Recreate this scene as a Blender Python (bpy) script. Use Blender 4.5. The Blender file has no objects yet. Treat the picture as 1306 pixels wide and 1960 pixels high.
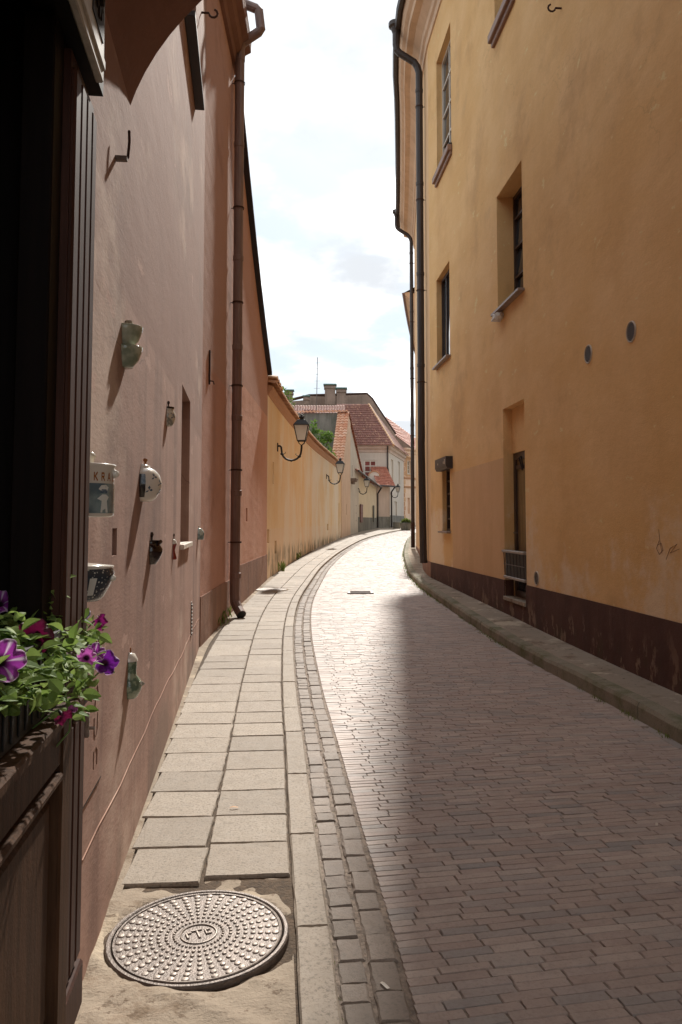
import bpy, math, random
from mathutils import Matrix, Vector
random.seed(7)
SC = bpy.context.scene
COL = SC.collection
R = math.radians

# ------------------------------------------------------------------ camera
FPX, TH, EYE = 1524.0, R(3.7), 1.5
CX, CY = 653.0, 1000 - 1524.0 * math.tan(R(3.7))
cam = bpy.data.cameras.new('camera')
cam.sensor_fit = 'VERTICAL'
cam.sensor_height = 36.0
cam.sensor_width = 24.0
cam.lens = FPX * 36.0 / 1960.0
cam.shift_y = -(980 - CY) / 1960.0
cam.clip_start, cam.clip_end = 0.05, 3000
camo = bpy.data.objects.new('camera', cam)
camo.location = (0, 0, EYE)
camo.rotation_euler = (R(90) + TH, 0, 0)
COL.objects.link(camo)
SC.camera = camo

# ------------------------------------------------------------------ light
SUN_AZ, SUN_EL = R(4.5), R(39)
w = bpy.data.worlds.new('World'); SC.world = w; w.use_nodes = True
nt = w.node_tree; nt.nodes.clear()
def N(t, typ, **kw):
    n = t.nodes.new(typ)
    for k, v in kw.items():
        if k.startswith('i_'): n.inputs[k[2:].replace('_', ' ')].default_value = v
        else: setattr(n, k, v)
    return n
def math_n(t, op, a, b=None, c=None, clamp=False):
    n = t.nodes.new('ShaderNodeMath'); n.operation = op; n.use_clamp = clamp
    for i, v in enumerate((a, b, c)):
        if v is None: continue
        if isinstance(v, (int, float)): n.inputs[i].default_value = v
        else: t.links.new(v, n.inputs[i])
    return n.outputs[0]
def mix_c(t, f, a, b, mode='MIX'):
    n = t.nodes.new('ShaderNodeMix'); n.data_type = 'RGBA'; n.blend_type = mode
    for s, v in ((n.inputs[0], f), (n.inputs[6], a), (n.inputs[7], b)):
        if isinstance(v, (int, float)): s.default_value = v
        elif isinstance(v, tuple): s.default_value = (*v[:3], 1)
        else: t.links.new(v, s)
    return n.outputs[2]
def ramp(t, f, lo, hi):
    n = t.nodes.new('ShaderNodeMapRange'); n.clamp = True
    t.links.new(f, n.inputs[0]); n.inputs[1].default_value = lo; n.inputs[2].default_value = hi
    n.interpolation_type = 'SMOOTHSTEP'
    return n.outputs[0]
sky = N(nt, 'ShaderNodeTexSky', sky_type='NISHITA', sun_disc=False)
sky.sun_elevation = SUN_EL; sky.sun_rotation = SUN_AZ
sky.air_density = 1.0; sky.dust_density = 1.5
tc = N(nt, 'ShaderNodeTexCoord')
sep = N(nt, 'ShaderNodeSeparateXYZ'); nt.links.new(tc.outputs['Generated'], sep.inputs[0])
zz = math_n(nt, 'ADD', math_n(nt, 'MAXIMUM', sep.outputs[2], 0.0), 0.22)
cmb = N(nt, 'ShaderNodeCombineXYZ')
nt.links.new(math_n(nt, 'DIVIDE', sep.outputs[0], zz), cmb.inputs[0])
nt.links.new(math_n(nt, 'DIVIDE', sep.outputs[1], zz), cmb.inputs[1])
cmb.inputs[2].default_value = 3.7
cl = N(nt, 'ShaderNodeTexNoise', i_Scale=1.9, i_Detail=7.0, i_Roughness=0.55)
nt.links.new(cmb.outputs[0], cl.inputs['Vector'])
cl2 = N(nt, 'ShaderNodeTexNoise', i_Scale=3.2, i_Detail=6.0)
nt.links.new(cmb.outputs[0], cl2.inputs['Vector'])
cover = ramp(nt, cl.outputs[0], 0.40, 0.64)
white = mix_c(nt, ramp(nt, cl2.outputs[0], .40, .71), (3.2, 3.34, 3.52), (12.0, 11.9, 11.7))
skyb = mix_c(nt, 1.0, sky.outputs[0], (1.35, 1.35, 1.35), 'MULTIPLY')
veil = mix_c(nt, 0.93, skyb, (2.4, 2.82, 3.2))
skc = mix_c(nt, cover, veil, white)
bg = N(nt, 'ShaderNodeBackground'); bg.inputs[1].default_value = 0.10
nt.links.new(skc, bg.inputs[0])
wo = N(nt, 'ShaderNodeOutputWorld'); nt.links.new(bg.outputs[0], wo.inputs[0])

sl = bpy.data.lights.new('sun', 'SUN'); sl.energy = 2.1; sl.angle = R(1.5); sl.color = (1.0, 0.95, 0.87)
so = bpy.data.objects.new('sun', sl); COL.objects.link(so)
sd = Vector((math.sin(SUN_AZ) * math.cos(SUN_EL), math.cos(SUN_AZ) * math.cos(SUN_EL), math.sin(SUN_EL)))
so.rotation_euler = (-sd).to_track_quat('-Z', 'Y').to_euler(); so.location = sd * 60
vs = SC.view_settings
vs.view_transform = 'Standard'; vs.look = 'None'; vs.gamma = 1; vs.exposure = 1.42
SC.cycles.use_denoising = True
SC.cycles.max_bounces = 8

# ------------------------------------------------------------------ geometry helpers
_c, _s = math.cos(TH), math.sin(TH)
def ray(px, py):
    u = (px - CX) / FPX; v = -(py - CY) / FPX
    return Vector((u, _c - v * _s, _s + v * _c))
def proj(p):
    Z = p[2] - EYE; zc = p[1] * _c + Z * _s; yc = -p[1] * _s + Z * _c
    return (CX + FPX * p[0] / zc, CY - FPX * yc / zc)
def g(y):                                    # the street climbs gently
    if y < 6: return 0.0
    if y < 10: return .02 * (y - 6) ** 2 / 8
    if y < 72: return .02 * (y - 8)
    return 1.28
def ground(px, py, dz=0.0):
    d = ray(px, py); lo, hi = .5, 400
    for i in range(60):
        m = (lo + hi) / 2
        if EYE + m * d.z - g(m * d.y) - dz > 0: lo = m
        else: hi = m
    return Vector((lo * d.x, lo * d.y, EYE + lo * d.z))
def at(px, py, Y):
    d = ray(px, py); t = Y / d.y
    return Vector((t * d.x, Y, EYE + t * d.z))
def curve_fn(pts):                           # smooth x(y) through plan points (y, x)
    ys = [p[0] for p in pts]; xs = [p[1] for p in pts]; n = len(pts)
    m = []
    for i in range(n):
        a, b = max(0, i - 1), min(n - 1, i + 1)
        m.append((xs[b] - xs[a]) / (ys[b] - ys[a]))
    def f(y):
        if y <= ys[0]: return xs[0] + m[0] * (y - ys[0])
        if y >= ys[-1]: return xs[-1] + m[-1] * (y - ys[-1])
        i = 0
        while y > ys[i + 1]: i += 1
        h = ys[i + 1] - ys[i]; t = (y - ys[i]) / h
        return ((2*t**3-3*t**2+1)*xs[i] + (t**3-2*t**2+t)*h*m[i] + (-2*t**3+3*t**2)*xs[i+1] + (t**3-t**2)*h*m[i+1])
    return f
class Wall:                                  # a plan line; outside is to the right of travel
    def __init__(s, p, q):
        s.p = Vector(p[:2]); s.q = Vector(q[:2]); s.e = (s.q - s.p).normalized(); s.len = (s.q - s.p).length
        s.n = Vector((s.e.y, -s.e.x))
        s.M = Matrix(((s.n.x, s.e.x, 0, s.p.x), (s.n.y, s.e.y, 0, s.p.y), (0, 0, 1, 0), (0, 0, 0, 1)))
    def hit(s, px, py, off=0.0):             # pixel -> (along, height)
        d = ray(px, py); o = s.p + s.n * off
        t = (o.dot(s.n)) / (d.x * s.n.x + d.y * s.n.y)
        P = d * t
        return ((Vector((P.x, P.y)) - o).dot(s.e), EYE + P.z)
    def pt(s, a, h, off=0.0):
        v = s.p + s.e * a + s.n * off
        return Vector((v.x, v.y, h))
    def fr(s, a, h, off=0.0):
        m = s.M.copy(); v = s.pt(a, h, off); m.translation = v
        return m

class MB:
    def __init__(s): s.v = []; s.f = []; s.m = []; s.c = []
    def quad(s, a, b, c, d, mi=0):
        i = len(s.v); s.v += [tuple(a), tuple(b), tuple(c), tuple(d)]; s.f.append((i, i+1, i+2, i+3)); s.m.append(mi)
    def poly(s, pts, mi=0):
        i = len(s.v); s.v += [tuple(p) for p in pts]; s.f.append(tuple(range(i, i+len(pts)))); s.m.append(mi)
    def box(s, lo, hi, M=None, bev=0.0, mi=0):
        x0, y0, z0 = lo; x1, y1, z1 = hi
        if bev <= 0:
            vs = [(x0,y0,z0),(x1,y0,z0),(x1,y1,z0),(x0,y1,z0),(x0,y0,z1),(x1,y0,z1),(x1,y1,z1),(x0,y1,z1)]
            fs = [(0,3,2,1),(4,5,6,7),(0,1,5,4),(1,2,6,5),(2,3,7,6),(3,0,4,7)]
        else:
            b = min(bev, .45*min(x1-x0, y1-y0, z1-z0)); vs = []; idx = {}
            for ix, (xa, sx) in enumerate(((x0,1),(x1,-1))):
                for iy, (ya, sy) in enumerate(((y0,1),(y1,-1))):
                    for iz, (za, sz) in enumerate(((z0,1),(z1,-1))):
                        for k in range(3):
                            p = [xa+sx*b, ya+sy*b, za+sz*b]; p[k] = (xa, ya, za)[k]
                            idx[(ix,iy,iz,k)] = len(vs); vs.append(tuple(p))
            fs = []
            def F(*ks): fs.append(tuple(idx[k] for k in ks))
            for i in (0,1):
                a = [(i,0,0,0),(i,1,0,0),(i,1,1,0),(i,0,1,0)]; F(*(a if i else a[::-1]))
                a = [(0,i,0,1),(0,i,1,1),(1,i,1,1),(1,i,0,1)]; F(*(a if i else a[::-1]))
                a = [(0,0,i,2),(1,0,i,2),(1,1,i,2),(0,1,i,2)]; F(*(a if i else a[::-1]))
            for i in (0,1):
                for j in (0,1):
                    a = [(i,j,0,0),(i,j,0,1),(i,j,1,1),(i,j,1,0)]; F(*(a if i == j else a[::-1]))
                    a = [(i,0,j,0),(i,0,j,2),(i,1,j,2),(i,1,j,0)]; F(*(a if i != j else a[::-1]))
                    a = [(0,i,j,1),(0,i,j,2),(1,i,j,2),(1,i,j,1)]; F(*(a if i == j else a[::-1]))
            for i in (0,1):
                for j in (0,1):
                    for k in (0,1):
                        a = [(i,j,k,0),(i,j,k,1),(i,j,k,2)]; F(*(a if (i+j+k) % 2 else a[::-1]))
        o = len(s.v)
        s.v += [tuple(M @ Vector(p)) if M else p for p in vs]
        s.f += [tuple(o+i for i in f) for f in fs]; s.m += [mi]*len(fs)
    def tube(s, path, r, n=8, mi=0, cap=True, squash=None):
        path = [Vector(p) for p in path]; o = len(s.v); L = len(path)
        rr = r if isinstance(r, (list, tuple)) else [r]*L
        prev = None
        for i, p in enumerate(path):
            t = (path[min(i+1, L-1)] - path[max(i-1, 0)]).normalized()
            if prev is None:
                u = t.orthogonal().normalized()
            else:
                u = (prev - t*prev.dot(t)); u = u.normalized() if u.length > 1e-6 else t.orthogonal().normalized()
            prev = u; v = t.cross(u)
            for k in range(n):
                a = 2*math.pi*k/n
                s.v.append(tuple(p + (u*math.cos(a) + v*math.sin(a))*rr[i]))
        for i in range(L-1):
            for k in range(n):
                k2 = (k+1) % n
                s.f.append((o+i*n+k, o+i*n+k2, o+(i+1)*n+k2, o+(i+1)*n+k)); s.m.append(mi)
        if cap:
            s.f.append(tuple(o+k for k in range(n))[::-1]); s.f.append(tuple(o+(L-1)*n+k for k in range(n))); s.m += [mi, mi]
    def lathe(s, prof, n=20, a0=0.0, a1=2*math.pi, M=None, mi=0):   # prof: (r, z)
        full = abs(a1-a0-2*math.pi) < 1e-6; cols = n if full else n+1; o = len(s.v)
        for r, z in prof:
            for k in range(cols):
                a = a0+(a1-a0)*k/n; p = Vector((r*math.cos(a), r*math.sin(a), z))
                s.v.append(tuple(M @ p) if M else tuple(p))
        for i in range(len(prof)-1):
            for k in range(n):
                k2 = (k+1) % cols
                s.f.append((o+i*cols+k, o+i*cols+k2, o+(i+1)*cols+k2, o+(i+1)*cols+k)); s.m.append(mi)
    def sweep(s, line, prof, mi=0, close=False):   # line: [(point2d, normal2d, z)], prof: (out, h)
        o = len(s.v); n = len(prof)
        for p, nn, z in line:
            for out, h in prof:
                s.v.append((p[0]+nn[0]*out, p[1]+nn[1]*out, z+h))
        for i in range(len(line)-1):
            for k in range(n if close else n-1):
                k2 = (k+1) % n
                s.f.append((o+i*n+k, o+(i+1)*n+k, o+(i+1)*n+k2, o+i*n+k2)); s.m.append(mi)
        s.f.append(tuple(o+k for k in range(n))); s.f.append(tuple(o+(len(line)-1)*n+k for k in range(n))[::-1]); s.m += [mi, mi]
    def slab(s, W, h0, h1, thick, openings=(), step=2.0, mi=0, depth0=0.0):
        """wall with real openings; openings (a0,a1,b0,b1,depth,closed); h1 number or f(a)"""
        top = h1 if callable(h1) else (lambda a: h1)
        As = {0.0, W.len}; Bs = {h0}
        k = int(W.len/step)
        for i in range(1, k+1):
            if W.len*i/(k+1) > 0: As.add(W.len*i/(k+1))
        for o in openings: As |= {o[0], o[1]}; Bs |= {o[2], o[3]}
        As = sorted(As); Bs = sorted(Bs)
        bt = Bs + [None]
        def P(a, b, off): return W.pt(a, top(a) if b is None else b, off)
        for i in range(len(As)-1):
            a, a2 = As[i], As[i+1]
            if a2-a < 1e-5: continue
            for j in range(len(bt)-1):
                b, b2 = bt[j], bt[j+1]
                am, bm = (a+a2)/2, (b + (top((a+a2)/2) if b2 is None else b2))/2
                if any(o[0] < am < o[1] and o[2] < bm < o[3] for o in openings): continue
                s.quad(P(a,b,depth0), P(a2,b,depth0), P(a2,b2,depth0), P(a,b2,depth0), mi)
            s.quad(P(a,None,depth0), P(a2,None,depth0), P(a2,None,-thick), P(a,None,-thick), mi)
            s.quad(P(a2,h0,-thick), P(a,h0,-thick), P(a,None,-thick), P(a2,None,-thick), mi)
        for a, fl in ((0.0, 1), (W.len, 0)):
            q = [P(a,h0,depth0), P(a,None,depth0), P(a,None,-thick), P(a,h0,-thick)]
            s.quad(*(q if fl else q[::-1]), mi)
        for (a0,a1,b0,b1,d,closed) in openings:
            d = -d
            s.quad(P(a0,b0,depth0),P(a1,b0,depth0),P(a1,b0,d),P(a0,b0,d),mi)
            s.quad(P(a0,b1,d),P(a1,b1,d),P(a1,b1,depth0),P(a0,b1,depth0),mi)
            s.quad(P(a0,b0,d),P(a0,b1,d),P(a0,b1,depth0),P(a0,b0,depth0),mi)
            s.quad(P(a1,b0,depth0),P(a1,b1,depth0),P(a1,b1,d),P(a1,b0,d),mi)
            if closed: s.quad(P(a0,b0,d),P(a1,b0,d),P(a1,b1,d),P(a0,b1,d),mi)
    def mesh(s, name, mats, smooth=False):
        me = bpy.data.meshes.new(name); me.from_pydata(s.v, [], s.f)
        for m in (mats if isinstance(mats, (list, tuple)) else [mats]): me.materials.append(m)
        if any(s.m): me.polygons.foreach_set('material_index', s.m)
        if smooth: me.polygons.foreach_set('use_smooth', [True]*len(s.f))
        me.validate(); me.update()
        return me
MW = {}
def put(o, parent=None, M=None, world=False):
    """M: placement in the parent's space; world=True: the mesh is in world coordinates"""
    COL.objects.link(o)
    if parent is not None:
        o.parent = parent
        if world: o.matrix_local = MW[parent.name].inverted()
        elif M is not None: o.matrix_local = M
        MW[o.name] = MW[parent.name] @ o.matrix_local
    else:
        if M is not None: o.matrix_world = M
        MW[o.name] = M.copy() if M is not None else Matrix()
    return o
def obj(name, mb, mats, parent=None, M=None, world=False, smooth=False):
    me = mb.mesh(name, mats, smooth) if isinstance(mb, MB) else mb
    return put(bpy.data.objects.new(name, me), parent, M, world)
def tag(o, label, cat, group=None, kind=None):
    o['label'] = label
    if cat: o['category'] = cat
    if group: o['group'] = group
    if kind: o['kind'] = kind
    return o
def thing(name, label, cat, M=None, group=None):
    o = bpy.data.objects.new(name, None); o.empty_display_size = .1
    put(o, None, M if isinstance(M, Matrix) else Matrix.Translation(M or (0,0,0)))
    return tag(o, label, cat, group)
def struct(name, mb, mats, label=None, smooth=False):
    o = obj(name, mb, mats, smooth=smooth); o['kind'] = 'structure'
    if label: o['label'] = label
    return o
T = Matrix.Translation
def rotz(a): return Matrix.Rotation(a, 4, 'Z')

# ------------------------------------------------------------------ materials
def srgb(r, gg, b):
    return tuple((x/255/12.92 if x/255 <= .04045 else ((x/255+.055)/1.055)**2.4) for x in (r, gg, b))
def mat(name, col, rough=.6, metal=0.0, spec=.5, noise=0.0, nscale=8.0, bump=0.0, bscale=60.0, alpha=None, trans=0.0, col2=None, objrand=0.0, stretch=None):
    m = bpy.data.materials.new(name); m.use_nodes = True; t = m.node_tree
    b = t.nodes['Principled BSDF']
    b.inputs['Roughness'].default_value = rough; b.inputs['Metallic'].default_value = metal
    b.inputs['Specular IOR Level'].default_value = spec
    if trans: b.inputs['Transmission Weight'].default_value = trans
    geo = N(t, 'ShaderNodeNewGeometry'); vec = geo.outputs['Position']
    if stretch:
        mp = N(t, 'ShaderNodeMapping'); mp.inputs['Scale'].default_value = stretch
        t.links.new(vec, mp.inputs[0]); vec = mp.outputs[0]
    c = None
    if noise or col2:
        n = N(t, 'ShaderNodeTexNoise', i_Scale=nscale, i_Detail=6.0, i_Roughness=.6); t.links.new(vec, n.inputs['Vector'])
        c2 = col2 or tuple(x*(1-noise) for x in col)
        c = mix_c(t, ramp(t, n.outputs[0], .32, .68), col, c2)
    if objrand:
        oi = N(t, 'ShaderNodeObjectInfo')
        c = mix_c(t, math_n(t, 'MULTIPLY', oi.outputs['Random'], objrand), c if c is not None else col, tuple(x*.35 for x in col))
    if c is not None: t.links.new(c, b.inputs['Base Color'])
    else: b.inputs['Base Color'].default_value = (*col, 1)
    if bump:
        bn = N(t, 'ShaderNodeTexNoise', i_Scale=bscale, i_Detail=5.0); t.links.new(geo.outputs['Position'], bn.inputs['Vector'])
        bu = N(t, 'ShaderNodeBump'); bu.inputs['Strength'].default_value = bump; bu.inputs['Distance'].default_value = .01
        t.links.new(bn.outputs[0], bu.inputs['Height']); t.links.new(bu.outputs[0], b.inputs['Normal'])
    return m
def plaster(name, c1, c2, c3, streak=.6, bump=.35, stains=(), bands=(), seed=0.0, sx=5.0, sz=.35, rough=.93, cracks=0.0, ys=1.0):
    """lime plaster: blotches, vertical weather streaks, trowel relief.
    stains: (colour, scale, lo, hi, ztop|None, amount); bands: (colour, z_low, z_high, amount) old repaints"""
    m = bpy.data.materials.new(name); m.use_nodes = True; t = m.node_tree
    b = t.nodes['Principled BSDF']; b.inputs['Roughness'].default_value = rough; b.inputs['Specular IOR Level'].default_value = .25
    geo = N(t, 'ShaderNodeNewGeometry')
    ad = N(t, 'ShaderNodeVectorMath', operation='MULTIPLY_ADD'); t.links.new(geo.outputs['Position'], ad.inputs[0]); ad.inputs[1].default_value = (1.0, ys, 1.0); ad.inputs[2].default_value = (seed, seed*1.7, seed*.3)
    def noise(scale, det=6.0, stretch=None, rgh=.6):
        v = ad.outputs[0]
        if stretch:
            mp = N(t, 'ShaderNodeMapping'); mp.inputs['Scale'].default_value = stretch; t.links.new(v, mp.inputs[0]); v = mp.outputs[0]
        n = N(t, 'ShaderNodeTexNoise', i_Scale=scale, i_Detail=det, i_Roughness=rgh); t.links.new(v, n.inputs['Vector'])
        return n.outputs[0]
    sepz = N(t, 'ShaderNodeSeparateXYZ'); t.links.new(geo.outputs['Position'], sepz.inputs[0]); Z = sepz.outputs[2]
    c = mix_c(t, ramp(t, noise(1.1), .3, .7), c1, c2)
    st = math_n(t, 'ADD', math_n(t, 'MULTIPLY', noise(1.0, 3.0, (sx, sx, sz)), .7), math_n(t, 'MULTIPLY', noise(.9, 5.0), .3))
    c = mix_c(t, math_n(t, 'MULTIPLY', ramp(t, st, .44, .66), streak), c, c3)
    for bc, z0, z1, amt in bands:
        wob = math_n(t, 'MULTIPLY', math_n(t, 'SUBTRACT', noise(3.0), .5), .04)
        zz_ = math_n(t, 'ADD', Z, wob)
        k = math_n(t, 'MULTIPLY', ramp(t, zz_, z0-.012, z0+.012), math_n(t, 'SUBTRACT', 1.0, ramp(t, zz_, z1-.012, z1+.012)))
        c = mix_c(t, math_n(t, 'MULTIPLY', k, amt), c, bc)
    for scol, sc_, lo, hi, zt, amt in stains:
        k = ramp(t, noise(sc_, 8.0, (1, 1, .55), .65), lo, hi)
        if zt is not None:
            zn = math_n(t, 'ADD', Z, math_n(t, 'MULTIPLY', noise(2.3), zt[1]))
            k = math_n(t, 'MULTIPLY', k, math_n(t, 'SUBTRACT', 1.0, ramp(t, zn, zt[0]-.15, zt[0]+.25)))
        c = mix_c(t, math_n(t, 'MULTIPLY', k, amt), c, scol)
    if cracks:
        wv = N(t, 'ShaderNodeTexNoise', i_Scale=2.2, i_Detail=4.0); t.links.new(ad.outputs[0], wv.inputs['Vector'])
        av = N(t, 'ShaderNodeVectorMath', operation='MULTIPLY_ADD'); t.links.new(wv.outputs['Color'], av.inputs[0]); av.inputs[1].default_value = (.9,.9,.9); t.links.new(ad.outputs[0], av.inputs[2])
        vo = N(t, 'ShaderNodeTexVoronoi', feature='DISTANCE_TO_EDGE', i_Scale=.7); t.links.new(av.outputs[0], vo.inputs['Vector'])
        ck = math_n(t, 'SUBTRACT', 1.0, ramp(t, vo.outputs['Distance'], .0015, .0055)); ck = math_n(t, 'MULTIPLY', ck, ramp(t, noise(.8, 2.0), .50, .62))
        c = mix_c(t, math_n(t, 'MULTIPLY', ck, cracks), c, tuple(x*.4 for x in c3))
        chip = ramp(t, noise(5.0, 6.0, None, .65), .64, .67)
        c = mix_c(t, math_n(t, 'MULTIPLY', chip, .5), c, tuple(min(.8, x*1.25+.05) for x in c1))
    fine = noise(45.0, 4.0)
    c = mix_c(t, math_n(t, 'MULTIPLY', ramp(t, fine, .35, .65), .09), c, tuple(x*.45 for x in c1))
    t.links.new(c, b.inputs['Base Color'])
    hgt = math_n(t, 'ADD', math_n(t, 'MULTIPLY', noise(90.0, 4.0), .35), math_n(t, 'ADD', noise(7.0, 4.0), math_n(t, 'MULTIPLY', noise(1.6, 2.0), 2.2)))
    bu = N(t, 'ShaderNodeBump'); bu.inputs['Strength'].default_value = bump; bu.inputs['Distance'].default_value = .02
    t.links.new(hgt, bu.inputs['Height']); t.links.new(bu.outputs[0], b.inputs['Normal'])
    return m
def stone(name, cols, rough=.75, attr=False, speck=.35, bump=.3, spec=.35, big=None):
    """paving piece: own tone per piece (object random, or 'tone' attribute on joined pieces), grain and wear"""
    m = bpy.data.materials.new(name); m.use_nodes = True; t = m.node_tree
    b = t.nodes['Principled BSDF']; b.inputs['Roughness'].default_value = rough; b.inputs['Specular IOR Level'].default_value = spec
    if attr: f = N(t, 'ShaderNodeAttribute', attribute_name='tone').outputs['Fac']
    else: f = N(t, 'ShaderNodeObjectInfo').outputs['Random']
    cr = N(t, 'ShaderNodeValToRGB'); t.links.new(f, cr.inputs[0])
    el = cr.color_ramp.elements
    while len(el) < len(cols): el.new(.5)
    for i, c in enumerate(cols): el[i].position = i/(len(cols)-1); el[i].color = (*c, 1)
    geo = N(t, 'ShaderNodeNewGeometry')
    def noise(sc_, det=6.0):
        n = N(t, 'ShaderNodeTexNoise', i_Scale=sc_, i_Detail=det, i_Roughness=.65); t.links.new(geo.outputs['Position'], n.inputs['Vector']); return n.outputs[0]
    c = mix_c(t, math_n(t, 'MULTIPLY', ramp(t, noise(75.0), .48, .66), speck), cr.outputs[0], tuple(x*.45 for x in cols[0]))
    c = mix_c(t, math_n(t, 'MULTIPLY', ramp(t, noise(9.0), .4, .75), .35), c, tuple(x*.6 for x in cols[0]))
    c = mix_c(t, math_n(t, 'MULTIPLY', ramp(t, noise(1.3 if not big else 3.0), .42, .72), .3 if not big else .75), c, big or tuple(x*.75 for x in cols[0]))
    t.links.new(c, b.inputs['Base Color'])
    rr = N(t, 'ShaderNodeMapRange'); t.links.new(noise(14.0), rr.inputs[0]); rr.inputs[3].default_value = rough-.14; rr.inputs[4].default_value = rough+.14
    t.links.new(rr.outputs[0], b.inputs['Roughness'])
    bu = N(t, 'ShaderNodeBump'); bu.inputs['Strength'].default_value = bump; bu.inputs['Distance'].default_value = .006
    t.links.new(math_n(t, 'ADD', noise(140.0), math_n(t, 'MULTIPLY', noise(18.0), 1.5)), bu.inputs['Height']); t.links.new(bu.outputs[0], b.inputs['Normal'])
    return m

M_ = {}
M_['ochre'] = plaster('ochre_plaster', srgb(230,190,136), srgb(222,178,118), srgb(206,160,104), .4, .30,
    stains=((srgb(230,204,170), 1.1, .47, .57, (2.3, 1.3), .85), (srgb(160,112,66), 1.3, .52, .72, None, .4), (srgb(214,176,126), 2.6, .56, .7, None, .35)), seed=3.0, sx=2.2, sz=.8, cracks=.16, ys=.5)
M_['ochre_lit'] = plaster('lit_ochre_plaster', srgb(230,194,152), srgb(222,182,136), srgb(204,164,122), .5, .25, seed=9.0, sx=2.5)  # paler ochre copy; extra ambient light at the bend is put into the colour
M_['ochre_patch'] = plaster('repainted_plaster', srgb(214,174,130), srgb(208,168,122), srgb(196,154,110), .35, .22, seed=14.0, sx=2.5)
M_['plinth'] = plaster('brown_plinth_paint', srgb(96,68,58), srgb(84,58,50), srgb(70,50,44), .5, .4,
    stains=((srgb(150,126,106), 5.0, .54, .60, (.46, .30), .75), (srgb(76,74,52), 4.0, .50, .66, (.30, .25), .6), (srgb(118,90,76), 2.5, .58, .68, None, .5)), seed=5.0, sx=2.5)
M_['cornice'] = plaster('cornice_plaster', srgb(222,192,164), srgb(206,176,148), srgb(186,156,130), .4, .2, seed=6.0)
M_['pink'] = plaster('mauve_plaster', srgb(178,143,127), srgb(164,128,112), srgb(126,96,83), .8, .22,
    stains=((srgb(118,94,84), 1.2, .54, .72, None, .5), (srgb(214,190,172), 1.7, .54, .70, None, .6), (srgb(122,104,90), 3.0, .45, .62, (.50, .45), .6)),
    bands=((srgb(150,114,98), 2.47, 30.0, .85),), seed=1.0, sx=9.0, sz=.22, cracks=.5, ys=.32)
M_['red'] = plaster('brick_red_plaster', srgb(192,146,126), srgb(182,134,114), srgb(158,116,98), .5, .4,
    stains=((srgb(140,98,80), 1.7, .55, .72, None, .5), (srgb(116,92,78), 3.0, .42, .6, (.55, .35), .6)),
    bands=((srgb(176,138,122), 3.5, 30.0, .95),), seed=2.0, sx=4.0, sz=.25, ys=.4)
M_['red2'] = plaster('salmon_plaster', srgb(208,158,134), srgb(200,146,120), srgb(218,176,152), .5, .4,
    stains=((srgb(150,108,90), 1.2, .55, .72, None, .45),), bands=((srgb(180,138,120), 3.9, 30.0, .8),), seed=12.0, sx=4.0, sz=.25, ys=.4)
M_['plinth_grey'] = plaster('worn_plinth', srgb(164,126,106), srgb(150,114,96), srgb(124,98,84), .6, .5, seed=8.0)
M_['yellow'] = plaster('yellow_plaster', srgb(242,214,172), srgb(238,204,154), srgb(244,224,194), .35, .3,
    stains=((srgb(244,230,210), .35, .42, .56, None, .9), (srgb(124,112,90), 2.2, .42, .58, (1.0, .5), .75)),
    bands=((srgb(240,214,186), -1.0, 1.35, .6),), seed=4.0, sx=1.0)
M_['peach'] = plaster('peach_plaster', srgb(232,204,180), srgb(224,194,168), srgb(206,176,150), .5, .3, seed=11.0)
M_['pale'] = plaster('pale_grey_plaster', srgb(214,206,194), srgb(202,192,180), srgb(184,174,162), .5, .3, seed=13.0)
M_['cream'] = plaster('cream_plaster', srgb(222,208,182), srgb(214,198,172), srgb(196,180,156), .45, .3, seed=15.0)
M_['grey'] = plaster('dull_grey_plaster', srgb(204,194,182), srgb(194,184,172), srgb(178,168,156), .4, .3, seed=16.0)
M_['rosegrey'] = plaster('rose_grey_plaster', srgb(200,180,166), srgb(190,170,156), srgb(176,156,142), .4, .3, seed=17.0)
M_['firewall'] = plaster('weathered_cement', srgb(140,136,128), srgb(124,120,112), srgb(92,92,86), .8, .4,
    stains=((srgb(84,88,76), 1.0, .5, .66, None, .7),), seed=18.0)
M_['oldbrick'] = plaster('old_chimney_render', srgb(150,130,116), srgb(132,114,102), srgb(110,96,86), .6, .5, seed=19.0)
M_['concrete'] = plaster('patched_concrete', srgb(164,150,133), srgb(152,138,122), srgb(134,121,106), .2, .7,
    stains=((srgb(116,96,76), 3.0, .52, .64, None, .75), (srgb(204,188,164), 2.2, .54, .64, None, .7), (srgb(96,78,62), 16.0, .60, .66, None, .7)), seed=21.0, sx=2.0, sz=2.0)
M_['dirt'] = mat('joint_dirt', srgb(98,80,62), .95, noise=.5, nscale=30, bump=.8, bscale=90)
M_['gap'] = mat('joint_sand', srgb(160,144,130), .95, noise=.55, nscale=25, bump=.8, bscale=80)
M_['earth'] = mat('ground_earth', srgb(120,104,84), .95, noise=.3, nscale=3)
BR = [srgb(172,154,144), srgb(184,167,156), srgb(174,155,145), srgb(192,176,165), srgb(164,156,150), srgb(182,164,155), srgb(156,151,147)]
M_['brick'] = stone('paving_brick', BR, .58, False, .25, .35, .35)
M_['brick_far'] = stone('paving_brick_far', BR, .58, True, .25, .35, .35)
SL = [srgb(168,155,139), srgb(158,145,130), srgb(176,163,147), srgb(150,138,124), srgb(170,157,142)]
M_['slab'] = stone('sandy_slab', SL, .72, False, .85, .45, .3)
M_['slab_far'] = stone('sandy_slab_far', SL, .72, True, .5, .45, .3)
ST = [srgb(140,127,116), srgb(154,140,128), srgb(128,116,105), srgb(146,133,122)]
M_['sett'] = stone('gutter_sett', ST, .7, False, .4, .5, .35)
M_['sett_far'] = stone('gutter_sett_far', ST, .7, True, .4, .5, .35)
KB = [srgb(150,142,124), srgb(140,132,116), srgb(160,150,132)]
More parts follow.
